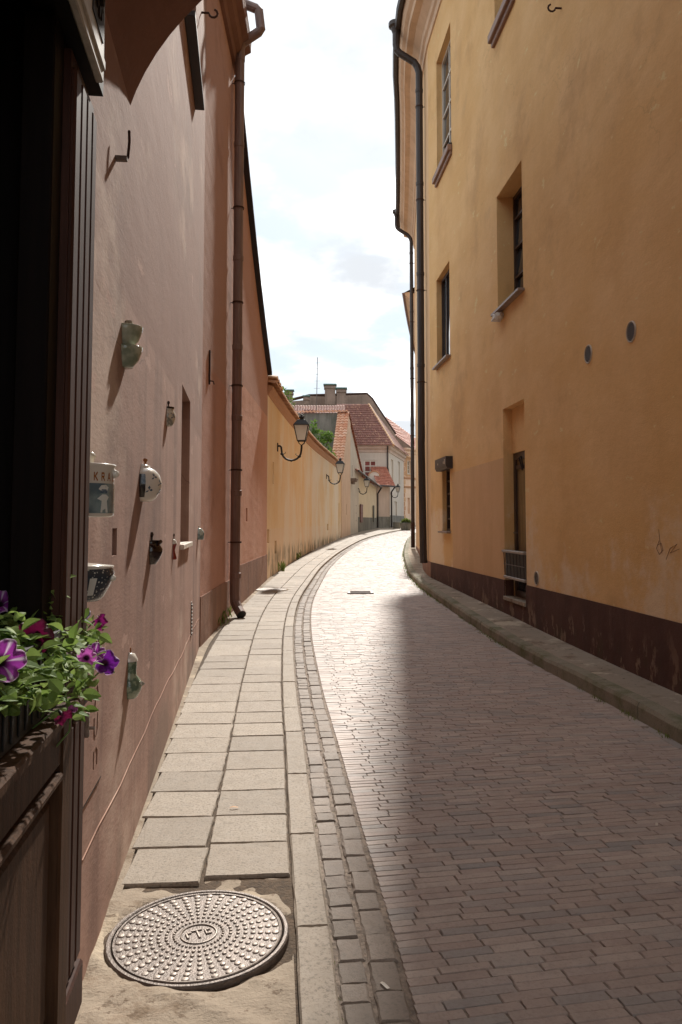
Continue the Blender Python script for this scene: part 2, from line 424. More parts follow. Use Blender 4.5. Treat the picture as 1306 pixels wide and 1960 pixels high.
M_['kerb_r'] = stone('mossy_kerb', KB, .85, False, .45, .6, .2, big=srgb(84,92,48))
M_['iron'] = mat('cast_iron', srgb(112,100,92), .5, .4, noise=.35, nscale=25, bump=.3, bscale=150)
M_['iron_worn'] = mat('worn_iron', srgb(156,144,134), .52, .4, noise=.3, nscale=40, bump=.2, bscale=150)
M_['black_metal'] = mat('black_metal', (.020, .018, .017), .6, .1, noise=.3, nscale=20)
M_['gutter_dark'] = mat('dark_brown_pipe', srgb(66,56,52), .5, .2, noise=.35, nscale=4, stretch=(3, 3, .4))
M_['gutter_black'] = mat('black_brown_pipe', srgb(44,34,31), .55, .1, noise=.3, nscale=4)
M_['pipe_rose'] = mat('painted_rose_pipe', srgb(132,106,96), .55, .15, noise=.3, nscale=3, stretch=(3, 3, .5), bump=.1)
M_['pipe_red'] = mat('painted_red_pipe', srgb(128,96,84), .55, .1, noise=.35, nscale=3, stretch=(3, 3, .5), bump=.1)
M_['rust'] = mat('rusty_iron', srgb(74,48,36), .8, .3, noise=.4, nscale=40)
M_['wood'] = mat('dark_stained_wood', srgb(84,60,44), .6, spec=.08, noise=.45, nscale=6, stretch=(9, 9, .7), bump=.12, bscale=120)
M_['wood_black'] = mat('black_brown_wood', srgb(22,14,11), .6, spec=.1, noise=.4, nscale=6, stretch=(9, 9, .7))  # near-black wood; deep shade of the shop recess is put into the colour
M_['wood_red'] = mat('red_brown_wood', srgb(72,44,34), .55, spec=.15, noise=.4, nscale=5, stretch=(9, 9, .6))
M_['silver'] = mat('pale_carved_wood', srgb(176,170,160), .5, noise=.25, nscale=30)
M_['glass'] = mat('window_glass', (.03, .035, .038), .06, spec=.6)
M_['glass_curtain'] = mat('curtained_glass', srgb(140,118,84), .12, noise=.4, nscale=5, stretch=(6, 6, .5), spec=.6)
M_['milk'] = mat('frosted_glass', srgb(226,216,204), .35, noise=.12, nscale=6)
M_['vent'] = mat('vent_plastic', srgb(196,180,160), .6, noise=.2, nscale=20)
_t = M_['milk'].node_tree; _tr = N(_t, 'ShaderNodeBsdfTranslucent'); _tr.inputs[0].default_value = (.8,.76,.7,1); _mx = N(_t, 'ShaderNodeMixShader'); _mx.inputs[0].default_value = .6
_t.links.new(_t.nodes['Principled BSDF'].outputs[0], _mx.inputs[1]); _t.links.new(_tr.outputs[0], _mx.inputs[2]); _t.links.new(_mx.outputs[0], _t.nodes['Material Output'].inputs[0])
M_['pencil'] = mat('scratched_marks', srgb(118,84,64), .9)
M_['white'] = mat('white_paint', srgb(216,206,192), .5, noise=.12, nscale=10)
M_['sill'] = mat('zinc_sill', srgb(150,132,120), .5, .2, noise=.25, nscale=8)
M_['sill_wood'] = mat('brown_sill_moulding', srgb(150,116,96), .6, noise=.25, nscale=5)
M_['brown_paint'] = mat('brown_frame_paint', srgb(66,48,40), .45, noise=.3, nscale=10)
M_['shutter'] = mat('maroon_shutter', srgb(120,76,68), .6, noise=.25, nscale=10)
M_['soffit'] = plaster('arch_plaster', srgb(132,96,82), srgb(120,86,72), srgb(104,74,62), .4, .3, seed=23.0)
def tilemat(name, cols, scale):
    m = stone(name, cols, .7, True, .3, .3, .35); return m
M_['tile'] = tilemat('clay_tiles', [srgb(176,112,90), srgb(194,130,106), srgb(158,98,80), srgb(208,152,128)], 1)
M_['tile_dark'] = tilemat('dark_clay_tiles', [srgb(146,104,92), srgb(164,118,104), srgb(132,94,84), srgb(190,146,122)], 1)
M_['tile_pale'] = tilemat('pale_clay_tiles', [srgb(214,160,128), srgb(226,180,150), srgb(204,140,108), srgb(232,196,170)], 1)
M_['coping'] = stone('coping_tile', [srgb(206,160,118), srgb(218,176,136), srgb(188,140,104), srgb(200,150,116)], .7, False, .35, .3, .3)
M_['verdigris'] = mat('verdigris_copper', srgb(110,140,134), .6, .2, noise=.3, nscale=6)

def setup_tone(me, tones):                   # one tone per face
    a = me.attributes.new('tone', 'FLOAT', 'FACE'); a.data.foreach_set('value', tones)

# ------------------------------------------------------------------ street plan
KO = curve_fn([(-6,.55),(0,.19),(2.83,-.02),(4.2,-.14),(5.31,-.23),(7.71,-.43),(11.1,-.65),(14.1,-.74),(17,-.70),(23,-.5),(31.6,.14),(42,1.29),(52,3.1),(60,5.2),(70,8.6)])
RR = curve_fn([(-6,3.1),(0,2.76),(5.68,2.39),(7.07,2.28),(9.1,2.06),(10.8,1.94),(13.5,1.80),(17.5,1.66),(21,1.74),(29,2.29),(43.3,3.75),(52,5.2),(60,7.2),(70,10.6)])
LB = curve_fn([(-3,-.45),(-1.5,-.34),(0,-.52),(9.5,-1.67),(12.3,-1.72),(18.1,-1.68),(24.1,-1.46),(30.8,-1.07),(38.75,-.33),(43.4,.06),(50,.78),(61,2.7)])
RB = lambda y: 3.316-.0724*y if y < 17.9 else RBC(y)
RBC = curve_fn([(17.9,2.02),(19,2.03),(20.3,2.09),(22,2.25),(25,2.48),(28,2.70),(31.5,2.96),(43,4.5),(52,6.1),(60,8.0),(70,11.4)])
ROAD_DZ, RKERB = -.05, .075
KW, GW = .135, .235
def strip(fa, fb, y0, y1, step, za, zb, skirt=0.0):
    mb = MB(); n = int((y1-y0)/step)
    for i in range(n):
        ya, yb = y0+(y1-y0)*i/n, y0+(y1-y0)*(i+1)/n
        mb.quad((fa(ya), ya, g(ya)+za), (fb(ya), ya, g(ya)+zb), (fb(yb), yb, g(yb)+zb), (fa(yb), yb, g(yb)+za))
    return mb
# ground under everything
mb = MB()
ys = [-400, -60, 0, 6] + list(range(8, 73, 4)) + [140, 600, 2000]
for a, b in zip(ys[:-1], ys[1:]):
    mb.quad((-1500, a, g(a)-.30), (1500, a, g(a)-.30), (1500, b, g(b)-.30), (-1500, b, g(b)-.30))
struct('ground', mb, M_['earth'], 'earth under the whole street')
road = struct('road', strip(lambda y: KO(y)-.02, lambda y: RR(y)+.05, -6, 70, .5, ROAD_DZ-.006, ROAD_DZ-.006), M_['gap'], 'narrow brick paved lane curving uphill')
lside = struct('left_sidewalk', strip(lambda y: LB(y)-.3, lambda y: KO(y)-.01, -5, 70, .5, -.016, -.016), M_['dirt'], 'sandy slab sidewalk along the left walls')

def pick(cands, limit, amin):
    """cands: (centre, payload) -> largest in view, rest"""
    sc = []
    for c, pl in cands:
        x, y = proj(c)
        vis = -60 < x < 1366 and -60 < y < 2010 and c[1] > 1.6
        sc.append((c[1] if vis else 1e6+c[1], pl))
    sc.sort(key=lambda t: t[0])
    near = [p for k, p in sc[:limit] if k < 1e6]
    rest = [p for k, p in sc[len(near):]]
    return near, rest
def unit_piece(name, m, seed, bev=.006, lx=.2, ly=.08, depth=.05, wear=.003, seg=1):
    """stone with softened, slightly irregular upper edges; top at z=0"""
    rnd = random.Random(seed); mb = MB(); hx, hy = lx/2, ly/2
    j = lambda s: rnd.uniform(-s, s)
    ring = []
    per = []
    for (sx, sy) in ((-1,-1),(1,-1),(1,1),(-1,1)):
        per.append((sx*hx, sy*hy))
    pts = []
    for i in range(4):
        a, b = per[i], per[(i+1) % 4]
        for k in range(seg):
            t = k/seg; pts.append((a[0]+(b[0]-a[0])*t, a[1]+(b[1]-a[1])*t))
    n = len(pts)
    lows = [(x+j(wear), y+j(wear), -depth) for x, y in pts]
    mids = [(x+j(wear), y+j(wear), -bev*1.3+j(wear*.4)) for x, y in pts]
    tops = [(x*(1-bev/hx)+j(wear), y*(1-bev/hy)+j(wear), j(wear*.5)) for x, y in pts]
    mb.v = lows+mids+tops
    for i in range(n):
        k = (i+1) % n
        mb.f += [(i, k, n+k, n+i), (n+i, n+k, 2*n+k, 2*n+i)]
    mb.f.append(tuple(range(2*n, 3*n))); mb.m = [0]*len(mb.f)
    return mb.mesh(name, m), mb
def lay(cands, limit, name, parent, mnear, mfar, variants, far_name, amin=10):
    """cands: dict(c=centre, ang, lx, ly, tilt) pieces of unit size scaled"""
    near, rest = pick([(d['c'], d) for d in cands], limit, amin)
    for d in near:
        me, _ = variants[d['k'] % len(variants)]
        o = bpy.data.objects.new(name, me)
        M = Matrix.Translation(d['c']) @ Matrix.Rotation(d['slope'], 4, 'X') @ rotz(d['ang']) @ Matrix.Rotation(d['tx'], 4, 'X') @ Matrix.Rotation(d['ty'], 4, 'Y') @ Matrix.Diagonal((d['sx'], d['sy'], 1, 1))
        put(o, parent, M)
    if rest:
        big = MB(); tones = []
        for d in rest:
            if d['c'][1] > 72: continue
            _, u = variants[d['k'] % len(variants)]
            M = Matrix.Translation(d['c']) @ Matrix.Rotation(d['slope'], 4, 'X') @ rotz(d['ang']) @ Matrix.Rotation(d['tx'], 4, 'X') @ Matrix.Rotation(d['ty'], 4, 'Y') @ Matrix.Diagonal((d['sx'], d['sy'], 1, 1))
            n = len(u.v)//3; o = len(big.v)
            vv = u.v[n:]                       # far pieces need no buried sides
            big.v += [tuple(M @ Vector(p)) for p in vv]
            fs = [tuple(i-n+o for i in f) for f in u.f if min(f) >= n]
            big.f += fs; big.m += [0]*len(fs); tn = random.random(); tones += [tn]*len(fs)
        me = big.mesh(far_name, mfar); setup_tone(me, tones)
        o = put(bpy.data.objects.new(far_name, me), parent); o['kind'] = 'stuff'
def piece(x, y, z, ang, sx, sy, tl=.006, dz=.002):
    sl = math.atan((g(y+.3)-g(y-.3))/.6)
    return dict(c=Vector((x, y, z+random.uniform(-dz, dz))), ang=ang, slope=sl, sx=sx, sy=sy, tx=random.gauss(0, tl), ty=random.gauss(0, tl), k=random.randrange(97))
# road bricks
c = []; y = -1.0; row = 0
PITCH, BL = .048, .190
while y < 66:
    yy = y
    pitch = PITCH*random.uniform(.96, 1.05)
    xl, xr = KO(yy)+GW+.012, RR(yy)-.075
    dx = (KO(yy+.5)-KO(yy-.5)+RR(yy+.5)-RR(yy-.5))/2
    dx_ = -dx+.13*max(0, min(1, (12-yy)/9)); ang = math.atan(dx_); xm = (xl+xr)/2
    for _ in range(3): xl, xr = KO(yy+dx_*(xl-xm))+GW+.006, RR(yy+dx_*(xr-xm))-.077
    x = xl; first = True
    while x < xr-.004:
        L = random.uniform(.085, BL) if first else BL*random.choice((1,1,1,1,.96,1.04,.55,1.0)); first = False
        if xr-(x+L) < .07: L = xr-x
        xc = x+L/2; yc = yy + dx_*(xc-xm)
        if yc > -1: c.append(piece(xc, yc, g(yc)+ROAD_DZ, ang+random.gauss(0, .006), (L-.0022)/.2, (pitch-.0016)/.05, .009, .0018))
        x += L
    y += pitch; row += 1
brv = [unit_piece('brick', M_['brick'], i, .0026, ly=.05, seg=2, wear=.0015) for i in range(8)]
lay(c, 300, 'brick', road, M_['brick'], M_['brick_far'], brv, 'bricks_beyond')
for me, _ in brv: pass
# edge course of bricks along the right kerb
c = []; y = 0.0
while y < 60:
    L = .2; ym = y+L/2; dx = (RR(ym+.3)-RR(ym-.3))/.6
    c.append(piece(RR(ym)-.035, ym, g(ym)+ROAD_DZ-.004, -math.atan(dx)+math.pi/2, (L*math.hypot(1,dx)-.006)/.2, .078/.05, .01)); y += L
lay(c, 120, 'brick', road, M_['brick'], M_['brick_far'], brv, 'edge_bricks_beyond')
# gutter setts: two courses beside the left kerb
gut = struct('gutter', strip(lambda y: KO(y)+.0, lambda y: KO(y)+GW+.01, -5, 70, .5, ROAD_DZ-.012, ROAD_DZ-.012), M_['dirt'], 'two courses of small setts draining the lane')
c = []
for off, wd in ((.062, .098), (.176, .100)):
    y = .4
    while y < 60:
        L = random.uniform(.11, .17) if off < .1 else random.uniform(.14, .20); ym = y+L/2; dx = (KO(ym+.3)-KO(ym-.3))/.6
        c.append(piece(KO(ym)+off+random.uniform(-.005,.005), ym, g(ym)+ROAD_DZ+(.002 if off<.1 else .004), -math.atan(dx)+math.pi/2+random.gauss(0,.015), (L*math.hypot(1,dx)-.008)/.2, (wd+.001)*random.uniform(.96,1.01)/.08, .012, .004)); y += L
stv = [unit_piece('sett', M_['sett'], 50+i, .006, seg=4, wear=.003) for i in range(8)]
lay(c, 280, 'sett', gut, M_['sett'], M_['sett_far'], stv, 'setts_beyond')
# left kerb stones
c = []; y = .3
kbl = [2.42-1.6, 3.27, 4.45]
y = 0.2
while y < 66:
    L = random.uniform(.85, 1.15) if y < 3.2 else random.uniform(.7, 1.05); ym = y+L/2; dx = (KO(ym+.5)-KO(ym-.5))
    c.append(piece(KO(ym)-KW/2, ym, g(ym)+.004, -math.atan(dx)+math.pi/2, (L*math.hypot(1,dx)-.006)/.9, (KW-.010)/.12, .002, .002)); y += L
kbv = [unit_piece('kerb_stone', M_['slab'], 80+i, .007, lx=.9, ly=.12, seg=7, wear=.0024, depth=.09) for i in range(5)]
lay(c, 90, 'kerb_stone', lside, M_['slab'], M_['slab_far'], kbv, 'kerb_stones_beyond')
# sidewalk slabs: two columns, starting behind the manhole cover
c = []; CW = .372
for col in (0, 1):
    y = 3.50 if col == 0 else 3.42
    while y < 62:
        L = random.uniform(.34, .39); ym = y+L/2
        dx = (KO(ym+.4)-KO(ym-.4))/.8
        if col == 0: x0, x1 = KO(ym)-KW-CW, KO(ym)-KW-.004
        else:
            x1 = KO(ym)-KW-CW-.006; x0 = max(LB(ym)+.045+.04*min(1, max(0, (ym-5)/5)), x1-.46)
            if ym > 20: x0 = x1-.45
        ang = -math.atan(dx)+random.gauss(0, .006)
        if col == 1: ang -= .05*max(0, 1-(ym-3)/6)
        if x1-x0 > .1: c.append(piece((x0+x1)/2, ym, g(ym)+.002, ang, (x1-x0-.006)/.36, (L-.006)/.36, .004, .002))
        y += L
    # extra columns where the sidewalk widens uphill
for k in range(2, 6):
    y = 19.0
    while y < 62:
        L = .37; ym = y+L/2; dx = (KO(ym+.4)-KO(ym-.4))/.8
        x1 = KO(ym)-KW-CW-.006-.456*(k-1); x0 = x1-.45
        if x0 < LB(ym)+.03: x0 = LB(ym)+.03
        if x1-x0 > .12: c.append(piece((x0+x1)/2, ym, g(ym)+.001, -math.atan(dx), (x1-x0-.006)/.36, (L-.006)/.36, .003, .0015))
        y += L
slv = [unit_piece('slab', M_['slab'], 120+i, .005, lx=.36, ly=.36, seg=7, wear=.0022) for i in range(8)]
lay(c, 290, 'slab', lside, M_['slab'], M_['slab_far'], slv, 'slabs_beyond')
# concrete fillet along the wall foot and the patch round the cover
mb = strip(lambda y: LB(y)-.05, lambda y: max(LB(y)+.05+.05*min(1, max(0, (y-5)/5)), LB(y)+.04), 3.2, 19, .25, .012, -.004)
obj('concrete_fillet', mb, M_['concrete'], lside)
mb = MB()
for i in range(150):
    for k in range(40):
        def P(i_, k_):
            yy = -1+4.5*i_/150; x0 = LB(yy)-.05; x1 = KO(yy)-KW-.006; x = x0+(x1-x0)*k_/40
            h = .004+.006*math.sin(x*9+yy*5)*math.sin(yy*7-x*3)+.004*math.sin(yy*23+x*17)
            d = math.hypot(x+.518, yy-3.0)
            if x > -.26 and yy > 2.75: h -= .022*min(1, (x+.26)*12)*min(1,(yy-2.75)*6)    # broken-out hollow beside the cover
            h -= .014*max(0, min(1, (.36-d)/.03))
            if yy > 3.28: h -= .018*min(1, (yy-3.28)*9)
            h += .004*math.sin(x*41+yy*13)*math.sin(yy*37-x*11)
            if k_ == 0: h += .012
            return (x, yy, h-.004)
        mb.quad(P(i,k), P(i,k+1), P(i+1,k+1), P(i+1,k))
obj('concrete_patch', mb, M_['concrete'], lside, smooth=True)

# right sidewalk: raised kerb stones and concrete strip to the wall
rs = MB()
n = 140
for i in range(n):
    ya, yb = -5+75*i/n, -5+75*(i+1)/n
    rs.quad((RR(ya)+.12, ya, g(ya)+RKERB-.012), (RB(ya)+.2, ya, g(ya)+RKERB+.004), (RB(yb)+.2, yb, g(yb)+RKERB+.004), (RR(yb)+.12, yb, g(yb)+RKERB-.012))
rside = struct('right_sidewalk', rs, M_['concrete'], 'narrow raised concrete strip under the ochre wall')
y = 1.0; i = 0
while y < 60:
    L = random.uniform(.8, 1.1); mb = MB(); m_ = 4; pr = []
    for k in range(m_+1):
        ym = y+.004+(L-.012)*k/m_; dx = (RR(ym+.4)-RR(ym-.4))/.8; nx, ny = -1/math.hypot(1,dx), dx/math.hypot(1,dx)
        jj = .006*math.sin(ym*5.1)+random.uniform(-.004,.004)
        pr.append([(RR(ym)-nx*o_, ym-ny*o_, g(ym)+h_) for o_, h_ in ((.0+jj, -.16), (.004+jj, RKERB-.03), (.022+jj, RKERB+jj*.5), (.145, RKERB+.003+jj*.5), (.15, -.1))])
    for k in range(m_):
        for q in range(4):
            mb.quad(pr[k][q], pr[k+1][q], pr[k+1][q+1], pr[k][q+1])
    mb.poly(pr[0]); mb.poly(pr[-1][::-1])
    obj('kerb_stone', mb, M_['kerb_r'], rside); y += L

# ------------------------------------------------------------------ left house (mauve front, red return)
PA = (-1.67, 9.5); PB = (-1.72, 12.45); PC = (-1.68, 18.1)
W1 = Wall((-.52+.121*1.5, -1.5), PA)
W2 = Wall(PA, PB); W3 = Wall(PB, PC)
def opening(W, near, far, top, bot, depth, closed=False):
    """near/far: pixel x of the two edges, top/bot: pixel (x,y) on the head and foot"""
    a = sorted((W.hit(near[0], near[1])[0], W.hit(far[0], far[1])[0]))
    return (a[0], a[1], W.hit(*bot)[1], W.hit(*top)[1], depth, closed)
lh = thing('mauve_house', 'tall mauve plastered house with ceramics on its wall, along the slab sidewalk', 'house', (-1.7, 6, 0))
o_win = opening(W1, (347,900), (363,900), (363,766), (358,1040), .34)
o_up = opening(W1, (352,150), (374,150), (374,-180), (378,236), .34)
o_slot = opening(W1, (215,1035), (224,1035), (222,1011), (222,1063), .10, True)
SHOP = (1.72, 3.50, 1.02, 2.80, .5, False)        # along-wall span of the shop window (a = 1.5 m behind the eye)
mb = MB(); mb.slab(W1, -.3, 9.3, .55, [o_win, o_up, o_slot, SHOP])
obj('wall', mb, M_['pink'], lh, world=True)
mb = MB(); mb.slab(W2, -.3, 9.3, .55, [])
obj('wall', mb, M_['red'], lh, world=True)
# set-back part behind the camera, side, back and roof close the volume
mb = MB(); Wb = Wall((-.45, -4.5), (-.34, -1.5)); mb.slab(Wb, -.3, 9.3, .5)
mb.box((-9, 12.0, -.3), (-2.27, 12.4, 9.3)); mb.box((-9, -4.5, -.3), (-8.6, 12.0, 9.3)); mb.box((-8.6, -4.5, -.3), (-.95, -4.1, 9.3))
obj('wall', mb, M_['pink'], lh, world=True)
mb = MB(); mb.quad((-.3,-4.5,9.32), (-1.62,12.5,9.32), (-5.2,12.5,11.6), (-5.2,-4.5,11.6)); mb.quad((-5.2,-4.5,11.6), (-5.2,12.5,11.6), (-9.2,12.5,9.3), (-9.2,-4.5,9.3)); mb.poly([(-.4,-4.48,9.3),(-5.2,-4.48,11.6),(-9.2,-4.48,9.3)])
mb.poly([(-1.62,12.48,9.3), (-9.2,12.48,9.3), (-5.2,12.48,11.6)])
obj('roof', mb, M_['rust'], lh, world=True)
line = [((W1.pt(0,0).x, W1.pt(0,0).y), W1.n, 0), (PA, (W1.n+W2.n).normalized(), 0), (PB, W2.n, 0)]
mb = MB(); mb.sweep(line, [(-.02,8.72),(.05,8.74),(.07,8.86),(.14,8.92),(.17,9.05),(.26,9.10),(.27,9.30),(-.02,9.30)])
obj('cornice', mb, M_['soffit'], lh, world=True)
# worn grey plinth on the red return, a raised plaster ledge line on the mauve front
mb = MB(); W2b = Wall(PA, PB); mb.slab(W2b, -.2, .62, .02, depth0=.012); obj('plinth', mb, M_['plinth_grey'], lh, world=True)
mb = MB(); pts = []
a0, a1 = W1.hit(158,1590)[0], W1.len-.1
for i in range(26):
    a = a0+(a1-a0)*i/25; h = .40 + .012*math.sin(a*2.1)+.006*math.sin(a*7.3)
    pts.append((a, h))
ln = [((W1.pt(a,0).x, W1.pt(a,0).y), W1.n, h) for a, h in pts]
mb.sweep(ln, [(-.003,-.005),(.003,-.003),(.0035,.001),(-.003,.005)])
obj('plaster_ledge', mb, M_['pink'], lh, world=True)
def bars(mb, y0, y1, z0, z1, w, d0, d1, nv=(), nh=(), thin=.6):
    """frame bars in a wall frame: x out of the wall"""
    mb.box((d0,y0,z0),(d1,y0+w,z1)); mb.box((d0,y1-w,z0),(d1,y1,z1))
    mb.box((d0,y0+w,z0),(d1,y1-w,z0+w)); mb.box((d0,y0+w,z1-w),(d1,y1-w,z1))
    for t in nv: c_ = y0+(y1-y0)*t; mb.box((d0+.004,c_-w*thin/2,z0+w),(d1-.004,c_+w*thin/2,z1-w))
    for t in nh: c_ = z0+(z1-z0)*t; mb.box((d0+.007,y0+w,c_-w*thin/2),(d1-.007,y1-w,c_+w*thin/2))
def window(house, W, o, setback, mframe, mglass, nv=(.5,), nh=(.33,.66), w=.06, sill=None, msill=None, sill_t=.03):
    a0,a1,b0,b1 = o[:4]; M = W.fr(a0, b0); M = MW[house.name].inverted() @ M
    W_, H_ = a1-a0, b1-b0; mb = MB(); bars(mb, .0, W_, .0, H_, w, -setback-.05, -setback, nv, nh)
    wi = obj('window', mb, mframe, house, M)
    ysn = [0.0]+list(nv)+[1.0]; zsn = [0.0]+list(nh)+[1.0]
    for u0, u1 in zip(ysn[:-1], ysn[1:]):
        for v0, v1 in zip(zsn[:-1], zsn[1:]):
            mb = MB(); q = .012*random.random(); mb.quad(*[(-setback-.03+q*(.5-i_), max(.01, W_*u+.004*(1 if u < .5 else -1)), max(.01, H_*v)) for i_, (u, v) in enumerate(((u0,v0),(u1,v0),(u1,v1),(u0,v1)))]); obj('pane', mb, mglass, wi)
    if sill is not None:
        mb = MB(); ex = .06
        mb.box((-setback, 0, -.001), (0, W_, .012)) 
        mb.box((0, -ex, -sill_t), (sill, W_+ex, .01), bev=.004)
        obj('sill', mb, msill or M_['sill'], wi)
    return wi
window(lh, W1, o_win, .28, M_['brown_paint'], M_['glass'], sill=.035, msill=M_['white'], sill_t=.03)
window(lh, W1, o_up, .28, M_['brown_paint'], M_['glass'], sill=.09, msill=M_['gutter_black'], sill_t=.04)
# flush meter-cupboard door with scratched lettering
h1 = W1.hit(194,1300); h2 = W1.hit(192,1480); h3 = W1.hit(163,1535)
ma0, ma1, mz0, mz1 = W1.hit(150,1500)[0], h1[0], h2[1]+.0, 1.12
mb = MB(); mb.box((0,0,0),(.008, ma1-ma0, mz1-mz0), bev=.003)
Mm = MW[lh.name].inverted() @ W1.fr(ma0, mz0, .001)
dr = obj('meter_door', mb, M_['pink'], lh, Mm)
mb = MB()
for (y0,z0,y1,z1) in ((-.008,-.01,-.002,mz1-mz0), (ma1-ma0+.002,-.01,ma1-ma0+.01,mz1-mz0+.01), (-.008,-.012,ma1-ma0+.01,-.003)): mb.box((0,y0,z0),(.0035,y1,z1))
obj('door_gap', mb, M_['black_metal'], dr)
mb = MB(); mb.box((.008,.035,.22),(.022,.05,.30), bev=.003); mb.tube([(.02,.042,.25),(.04,.042,.25)],.006,6); obj('latch', mb, M_['iron_worn'], dr)
mb = MB(); yc = (ma1-ma0)*.62
def stroke(mb, pts, r=.004, x=.009):
    mb.tube([(x, p[0], p[1]) for p in pts], [r*(.6+.4*math.sin(math.pi*i/(len(pts)-1))) for i in range(len(pts))], 5)
zz0 = .07
for k, sh in enumerate(([(-.03,.0),(-.03,.06),(.0,.07),(.03,.05),(.03,.0)], [(-.035,.07),(-.03,.01),(.0,.0),(.025,.02),(.03,.075)], [(-.03,.06),(.01,.07),(.03,.04),(-.02,.02),(-.03,-.01),(.03,.0)], [(-.03,.06),(.02,.05),(.03,.02),(-.01,.0)], [(-.02,.07),(-.025,.0),(.0,-.012),(.03,.01),(.02,.07)])):
    stroke(mb, [(yc+p[0], zz0+k*.105+p[1]) for p in sh], .0025, .0085)
obj('scratched_lettering', mb, M_['pencil'], dr)
# iron odds and ends on the wall
def hook(house, W, a, h, s=1.0, m='rust', side=1):
    mb = MB(); pts = [(-.02,0,0),(.05*s,0,0)]+[(.05*s+.03*s+.03*s*math.cos(t),0,.0+.03*s*math.sin(t)) for t in [math.pi*(1+.2*i) for i in range(1,8)]]
    mb.tube(pts, .008*s, 6); return obj('hook', mb, M_[m], house, MW[house.name].inverted() @ W.fr(a, h))
a, h = W1.hit(386,24); hook(lh, W1, a, h, 1.6)
a, h = W2.hit(400,700)
mb = MB(); mb.box((0,-.015,-.24),(.022,.015,.20), bev=.004); mb.tube([(.0,0,-.19),(.06,0,-.2),(.07,0,-.24)], .008, 6)
obj('wall_anchor', mb, M_['rust'], lh, MW[lh.name].inverted() @ W2.fr(a, h))
a, h = W1.hit(366,1185)
mb = MB()
for k in range(9): mb.box((0,-.05,-.15+k*.035),(.012,.05,-.135+k*.035))
mb.box((0,-.06,-.17),(.004,.06,.17)); obj('vent_grille', mb, M_['iron'], lh, MW[lh.name].inverted() @ W1.fr(a, h, .001))
# rainwater pipe of the left house
def pipe_thing(house, name, path, r, m, joints=(), brackets=(), wall_n=None, n=12):
    mb = MB(); mb.tube(path, r, n); p_ = obj(name, mb, m, house, world=True, smooth=False)
    for q in joints:
        mb = MB(); q = Vector(q); mb.lathe([(r*1.0,-.045),(r*1.10,-.04),(r*1.12,.035),(r*1.0,.04)], 12, M=T(q)); obj('collar', mb, m, p_, world=True)
    for q in brackets:
        mb = MB(); q = Vector(q); mb.lathe([(r*1.13,-.012),(r*1.17,-.012),(r*1.17,.012),(r*1.13,.012)], 12, M=T(q))
        e_ = q - Vector((wall_n[0], wall_n[1], 0))*(r+.14); mb.tube([q - Vector((wall_n[0], wall_n[1], 0))*r, e_], .007, 5); obj('bracket', mb, M_['rust'], p_, world=True)
    return p_
Yp = 12.15; xw = -1.715; px = xw+.115
z_top = at(457,72,Yp).z; zb = .30
nn = (1.0, 0.0)
P0 = Vector((px, Yp, 0))
def zz(v): return Vector((px, Yp, v))
path = [zz(z_top+.62)+Vector((-.05,0,0)), zz(z_top+.52)+Vector((.10,-.03,0)), zz(z_top+.44)+Vector((.25,-.06,0)), zz(z_top+.40)+Vector((.30,-.06,0)), zz(z_top+.10)+Vector((.335,-.06,0)), zz(z_top+.06)+Vector((.30,-.05,0)), zz(z_top-.08)+Vector((.05,0,0)), zz(z_top-.18), zz(4.2)]
pj = [zz(z_top-.35), zz(z_top-1.75), zz(5.6), zz(4.2)]
pb = [zz(z_top-.75), zz(6.4), zz(4.9)]
pp = pipe_thing(lh, 'drainpipe', path, .074, M_['pipe_rose'], pj, pb, nn)
path = [zz(4.2), zz(.42)+Vector((-.01,0,0)), zz(.30)+Vector((.0,-.02,0)), zz(.20)+Vector((.06,-.10,0)), zz(.13)+Vector((.12,-.20,0))]
mouth_p, mouth_d = path[-1], (path[-1]-path[-2]).normalized()
pp = pipe_thing(lh, 'drainpipe', path, .076, M_['pipe_red'], [zz(3.1), zz(1.95), zz(.7)], [zz(3.6), zz(2.3), zz(1.2)], nn)
mq = mouth_d.to_track_quat('Z', 'Y').to_matrix().to_4x4(); mq.translation = mouth_p+mouth_d*.002
mb = MB(); mb.lathe([(0,0),(.066,0)], 14, M=mq); obj('mouth', mb, M_['black_metal'], pp, world=True)  # black disc closes the pipe, standing for its shaded inside

# ------------------------------------------------------------------ salmon house with falling roof line
rh = thing('salmon_house', 'narrow salmon house whose dark-edged roof line falls steeply beside the drainpipe', 'house', (-1.7, 15.5, .1))
top3 = lambda a: 8.6-(a/W3.len)*(3.75)-.25*math.sin(math.pi*a/W3.len)
a_s = W3.hit(471,985)
mb = MB(); mb.slab(W3, -.3, top3, .5, [(a_s[0], a_s[0]+.22, a_s[1]-.12, a_s[1]+.12, .1, True)], step=.4); obj('wall', mb, M_['red2'], rh, world=True)
mb = MB(); mb.box((-7, 17.6, -.3), (-2.2, 18.05, 4.8)); mb.box((-7,12.6,-.3),(-6.6,17.6,5)); obj('wall', mb, M_['red2'], rh, world=True)
mb = MB(); k = 14
for i in range(k):
    a, b = W3.len*i/k, W3.len*(i+1)/k
    for (o0, o1, d0, d1) in ((.10,-.7,.0,.0),):
        A, B_ = W3.pt(a, top3(a)+.02, .10), W3.pt(b, top3(b)+.02, .10)
        A2, B2 = W3.pt(a, top3(a)+.10, .10), W3.pt(b, top3(b)+.10, .10)
        A3, B3 = W3.pt(a, top3(a)+.10, -.7), W3.pt(b, top3(b)+.10, -.7)
        A4, B4 = W3.pt(a, top3(a)+.02, -.7), W3.pt(b, top3(b)+.02, -.7)
        mb.quad(A,B_,B2,A2); mb.quad(A2,B2,B3,A3); mb.quad(B_,A,A4,B4)
obj('verge_board', mb, M_['gutter_black'], rh, world=True)
mb = MB()
